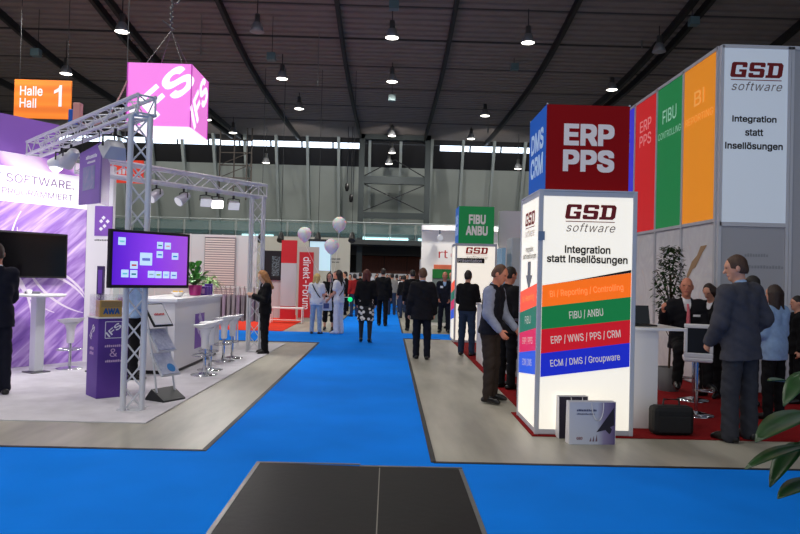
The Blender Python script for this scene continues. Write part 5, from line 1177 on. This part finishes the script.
p = wp(t, hand(J, 1)); wb = thing('tote_bag', 'white tote bag carried by the woman in white', 'bag', p+V((-.1,-.04,-.42)), .6)
MB().slab([(-.2,0,0), (.2,0,0), (.17,0,.36), (-.17,0,.36)], (0,-1,0), .1).build('bag_body', WHITE, wb, bevel=.03); MB().tube([(-.08,.05,.36), (-.05,.05,.46), (.05,.05,.46), (.08,.05,.36)], .01, 6).build('handle', WHITE, wb); MB().box((-.09,-.004,.06), (.08,0,.2)).build('print', mat('blue_grey_patch', (90, 100, 150), .6), wb)
q = gp(327, 331.5); person('dark-haired woman in black top and short trousers facing us between the two in white', (q.x, q.y+.45, .007), math.radians(188), 1.66,
    pose(ua=((.12,.1,-1), (.12,.1,-1)), fa=((-.2,.8,-.6), (-.3,1,-.1)), head=(-10, 8)), dict(fem=True, hair=('long', hairm('black_brown', (30, 22, 20))), shirt=dict(m=BLACK, hem=-.1, sleeve=.5, off=.012), trousers=BLACK, lhem=-.55, wide=.02, skin=skin_m), .015, 5.)
# 6 woman in patterned skirt, 7 man in black suit
q = gp(365, 343); person('woman in a black top and black-and-white patterned skirt walking away down the aisle', (q.x, q.y, .007), 0, 1.70,
    pose(pelvis=.94, ua=((.2,.0,-1), (.2,-.02,-1)), fa=((.0,.5,-.8), (.0,.5,-.8)), th=((.05,.12,-1), (.05,-.08,-1)), sh=((.0,.0,-1), (.0,-.12,-1))), dict(fem=True, hair=('medium', hairm('auburn', (92, 40, 32))), shirt=dict(m=BLACK, hem=-.08, off=.022, loose=.01), skirt=patt, shem=.44, trousers=TIGHTS, legname='tights', loff=.004, wide=-.012, lfold=0., heel=.035), .013, 6.)
q = gp(382, 326); person('man in a black suit walking away, right beside the woman in the patterned skirt', (q.x, q.y, .007), -.05, 1.84,
    pose(th=((.04,.15,-1), (.04,-.12,-1)), sh=((0,.0,-1), (0,-.2,-1))), dict(hair=('short', hairm('dark', (34, 28, 26))), shirt=dict(m=WHITE), jacket=dict(m=BLACK, hem=-.17), trousers=BLACK), .016, 7.)
# 8 man walking away on the right strip
q = gp(421, 359); person('man with brown hair in a dark suit walking away on the concrete strip', (q.x, q.y, .001), .03, 1.77,
    pose(ua=((.2,.0,-1), (.22,.0,-1)), fa=((.1,.25,-1), (.05,.3,-1)), th=((.03,.1,-1), (.05,-.06,-1)), sh=((0,.0,-1), (0,-.12,-1))), dict(hair=('short', hairm('mid_brown', (92, 62, 44))), shirt=dict(m=PBLUE, neck=.55), jacket=dict(m=SUIT, hem=-.18, off=.028, flare=.02), trousers=NAVY), .013, 8.)
q = gp(444, 333); t, J = person('grey-haired man in dark suit facing us with a white badge, right of the walking man', (q.x, q.y+.1, .007), math.radians(172), 1.76,
    pose(ua=((.15,.1,-1), (.15,.1,-1)), fa=((-.2,.7,-.7), (-.2,.7,-.6))), dict(hair=('bald', hairm('grey', (120, 114, 110))), shirt=dict(m=PBLUE), jacket=dict(m=NAVY, hem=-.15, v=.24), trousers=NAVY, skin=skin_d), .014, 9.)
MB().obox(J['P']+J['u']*.38+J['f']*.165+J['r']*.08, V((.04,0,0)), V((0,.003,0)), V((0,0,.03))).build('name_badge', white_p, t)
q = gp(450, 331); person('dark-haired man in black standing just right of the man with the badge', (q.x+.1, q.y+.9, .007), math.radians(150), 1.78, pose(), dict(hair=('short', hairm('dark', (34, 28, 26))), shirt=dict(m=WHITE), jacket=dict(m=BLACK), trousers=BLACK), .016, 10.)
q = gp(411, 330); person('man in a black suit half hidden left of the man walking on the concrete strip', (q.x, q.y-.3, .001), .1, 1.80, pose(), dict(hair=('short', hairm('dark', (34, 28, 26))), shirt=dict(m=WHITE), jacket=dict(m=BLACK, hem=-.2), trousers=BLACK), .016, 11.)
# 10 man in gilet
q = gp(489, 402); t, J = person('man in a dark gilet and grey-blue shirt leaning over the dark kiosk', (q.x, q.y, zf), math.radians(-122), 1.77,
    pose(lean=5, ua=((.12,.18,-1), (.14,.0,-1)), fa=((-.05,.75,-.75), (-.05,.72,-.8)), head=(0, 16), th=((.06,.04,-1), (.07,.1,-1))), dict(hb=.008, hair=('short', hairm('mid_brown', (92, 62, 44))), shirt=dict(m=CHECK, hem=-.06, off=.014, neck=.55), jacket=dict(name='gilet', m=clothm('dark_navy_gilet', (24, 26, 36)), hem=-.07, off=.026, arms=False, v=.0), trousers=BROWN, skin=skin_d), .01, 12.)
q = gp(466, 352); person('person in a black top and jeans seen from behind at the white demo counter', (q.x-.08, 14.3, zf), math.radians(-25), 1.74,
    pose(ua=((.15,.2,-1), (.15,.2,-1)), fa=((-.1,1,-.3), (-.1,1,-.3))), dict(hair=('short', hairm('dark', (34, 28, 26))), shirt=dict(m=BLACK, off=.02), trousers=DJEANS), .014, 13.)
person('person in black partly hidden between the man in the gilet and the near tower', (1.73, 10.1, zf), math.radians(-60), 1.76, pose(head=(0, 10)), dict(hair=('short', hairm('dark', (34, 28, 26))), shirt=dict(m=BLACK), jacket=dict(m=BLACK), trousers=BLACK, skin=skin_d), .013, 14.)
# 12 standing man in grey suit
q = gp(739, 441); t, J = person('tall man in a grey suit standing with his back to us at the right', (q.x, q.y, zf), math.radians(24), 1.88,
    pose(sw=.19, side=-3, ua=((.2,.05,-1), (.42,-.15,-1)), fa=((-.2,.6,-.75), (-.35,.6,-.7)), head=(48, 8), th=((.09,.02,-1), (.07,.0,-1)), sh=((.03,-.04,-1), (.03,-.02,-1))), dict(hb=.008, hair=('short', hairm('mid_brown2', (78, 54, 40))), shirt=dict(m=PBLUE, neck=.565, off=.012), jacket=dict(m=GREY, hem=-.17, off=.028, flare=.02, v=.25, loose=.02), trousers=GREYT, skin=skin_m, loff=.016, wide=.012), .01, 15.)
# 13 seated man with pink tie
t, J = person('bald man in a dark suit and pink tie sitting and gesturing with a raised hand', (4.02, 9.42, zf), math.radians(172), 1.84,
    pose(pelvis=.80, lean=3, ua=((.22,.2,-1), (.4,.1,-1)), fa=((-.5,.85,-.35), (.25,.75,.8)), head=(-16, -2), th=((.18,1,-.12), (.2,1,-.12)), sh=((.0,.12,-1), (.02,-.15,-1)), toe=12), dict(hb=.008, hair=('bald', hairm('grey', (120, 114, 110))), shirt=dict(m=WHITE, neck=.55), tie=PINK, jacket=dict(m=SUIT, hem=-.1, v=.26), trousers=BLACK, skin=skin_d, flat=False), .01, 16.)
MB().obox(J['P']+J['u']*.36+J['f']*.165-J['r']*.1, J['r']*.045, J['f']*.003, J['u']*.014).build('name_badge', white_p, t)
q = at(775, 300, 8.2); person('dark-haired woman in a pale blue blouse seen from behind at the right edge', (q.x, 8.2, zf), math.radians(28), 1.59,
    pose(ua=((.12,.15,-1), (.14,.1,-1)), fa=((-.1,.9,-.5), (-.1,.8,-.6))), dict(fem=True, hair=('long', hairm('dark_brown', (52, 36, 30))), shirt=dict(m=PBLUE, hem=-.16, off=.03, loose=.01), trousers=BLACK), .011, 17.)
q = at(753, 280, 9.0); person('dark-haired man in a dark jacket hidden behind the man in grey', (q.x, 9.0, zf), math.radians(55), 1.70, pose(), dict(hair=('short', hairm('dark', (34, 28, 26))), shirt=dict(m=WHITE), jacket=dict(m=NAVY), trousers=NAVY), .013, 18.)
q = at(712, 286, 9.75); person('brown-haired person looking down between the seated man and the man in grey', (q.x, 9.75, zf), math.radians(125), 1.60, pose(head=(0, 30)), dict(fem=True, hair=('medium', hairm('dark_brown', (52, 36, 30))), shirt=dict(m=WHITE), jacket=dict(m=BLACK), trousers=BLACK), .013, 19.)
q = at(784, 300, 9.3); person('person in dark clothes behind the woman in the blue blouse', (q.x+.25, 9.4, zf), math.radians(80), 1.45, pose(), dict(hair=('short', hairm('dark', (34, 28, 26))), shirt=dict(m=BLACK), jacket=dict(m=BLACK), trousers=BLACK), .014, 20.)
# person behind the front truss column
q = at(140, 310, 10.3); person('person in a pale blue shirt and dark trousers behind the front truss column', (q.x-.05, 10.2, zf), math.radians(-60), 1.70,
    pose(ua=((.15,.2,-1), (.15,.2,-1)), fa=((0,.9,-.4), (0,.9,-.4))), dict(hair=('short', hairm('dark', (34, 28, 26))), shirt=dict(m=PBLUE, off=.016), trousers=BLACK), .014, 21.)
# ------------------------------------------------------------------ far crowd: two figures, copied and re-dressed
protoM, _ = person('distant man in a dark suit', (0, 26, .007), 0, 1.78, pose(th=((.05,.1,-1), (.05,-.08,-1))), dict(hair=('short', MATS['hair_dark']), shirt=dict(m=WHITE), jacket=dict(m=BLACK, hem=-.15), trousers=NAVY), .022, 22.)
protoS, _ = person('distant person', (0, 27, .007), PI, 1.72, pose(), dict(hair=('short', MATS['hair_dark']), shirt=dict(m=GREYC, off=.02), trousers=DJEANS), .022, 23.)
crowd = [('M',345,28,PI*.6,None,'distant man in black suit just above and right of the woman in white'), ('S',354.5,27,.5,{'cloth_grey_shirt':RED},'distant person in a red top left of the patterned-skirt woman'), ('S',360,30,.2,{'cloth_grey_shirt':BLACK},'distant person in black just left of the patterned-skirt woman'),
 ('S',350,31,2.8,{'cloth_grey_shirt':RED,'cloth_dark_jeans':BLACK},'second distant person in red, half behind the first'),
 ('S',392,29,.1,None,'distant person in grey shirt right of the man in the black suit'), ('S',396.5,33,.2,{'cloth_grey_shirt':BLACK},'distant person in black beside the one in grey shirt in the aisle'), ('S',402,31,.1,{'cloth_grey_shirt':WHITE},'distant person in white shirt on the right of the aisle'),
 ('S',407,34,3.,{'cloth_grey_shirt':GREYC},'distant person in pale grey beyond the person in white'), ('M',387,36,PI,None,'distant man in dark suit facing us at the aisle centre'), ('S',390,40.8,2.6,{'cloth_grey_shirt':BLACK},'very distant figure in black near the brown doors, centre'),
 ('S',376,34,3.,{'cloth_grey_shirt':BLACK},'distant figure in black seen between the skirt woman and suited man'), ('S',400,38.5,3.,{'cloth_grey_shirt':PBLUE},'very distant figure in pale blue before the brown doors'), ('M',413,36,3.,None,'distant man in dark suit before the cream partition'),
 ('S',370,38.5,.4,{'cloth_grey_shirt':WHITE},'very distant figure in white above the skirt woman'), ('S',404,27,.3,{'cloth_grey_shirt':BLACK},'distant figure in black left of the half-hidden suited man'), ('M',428,27,2.7,None,'distant man in dark suit just left of the grey-haired man with badge'),
 ('S',335,27,2.5,{'cloth_grey_shirt':BLACK},'distant figure in black behind the dark-haired woman in white'), ('S',377,41,3.,{'cloth_grey_shirt':GREYC},'very distant figure in grey at the foot of the brown doors')]
um = us = False
for kd, px, Y, rz, sw, lab in crowd:
    g = at(px, 290, Y); src = protoM if kd == 'M' else protoS; loc = (g.x, Y, .007 if BL < g.x < BR else .0005)
    o = dup(src, loc, rz, lab, swap=sw); k_ = random.uniform(.95, 1.04); o.scale = (k_, k_, k_)
def rm(o):
    for c in list(o.children): rm(c)
    bpy.data.objects.remove(o)
rm(protoM); rm(protoS)
# ------------------------------------------------------------------ light
def spot(p, e, aim=(0,0,-1), ang=120, col=(1,.95,.88), r=.2, blend=.6):
    l = bpy.data.lights.new('lamp_or_fill_light', 'SPOT'); l.energy = e; l.spot_size = math.radians(ang); l.spot_blend = blend; l.color = col; l.shadow_soft_size = r
    o = bpy.data.objects.new('lamp_or_fill_light', l); COL.objects.link(o); o.location = p; o.rotation_euler = V(aim).to_track_quat('-Z', 'Y').to_euler()
for px, py, Y, lab, on_ in LAMPS:
    if on_ and Y < 43: spot(at(px, py, Y)-V((0,0,.06)), 560 if px < 450 else 300, ang=150)
for X in (-14,-7,0,7,14):
    for Y in (-6,0,6,12,18): spot((X, Y, 9.9), (620 if X < -3 else 350) if X < 3 else 40, ang=140)
for X in range(-24, 25, 6): spot((X, 40, 9.6), 560, (0,1,-.45), 105)  # added wash on the far wall, no fixtures behind it
for X in (-12,-7,-2.5): spot((X, 20.5, 9.7), 900, (0,.8,-1), 110)  # added fill tilted at the left partitions, no fixtures behind it
for X in (1.8,3.4): spot((X, 21.6, 3.6), 60, (0,1,-.7), 130, r=.08)
# stand floodlights on the left booth
spot(on(cF,dF,2.0,3.05)+V((.4,.55,0)), 150, (-.5,.4,-.75), 120, (1,.97,.95), .12)
spot(on(cF,dF,2.75,3.0), 170, (-.9,.3,-.6), 120, (1,.97,.96), .12)
for s_ in (1.28,.62): spot(on(cR,dR,s_,2.75), 90, (.2,-.7,-.65), 120, (1,.97,.95), .12)
w = bpy.data.worlds.new('world'); S.world = w; w.use_nodes = True
w.node_tree.nodes['Background'].inputs[0].default_value = (.75,.85,1,1); w.node_tree.nodes['Background'].inputs[1].default_value = .5
S.view_settings.view_transform = 'Standard'; S.view_settings.look = 'None'; S.view_settings.gamma = 1; S.view_settings.use_curve_mapping = False
S.view_settings.exposure = 0.0
S.cycles.use_denoising = True
S.cycles.max_bounces = 5; S.cycles.sample_clamp_indirect = 4
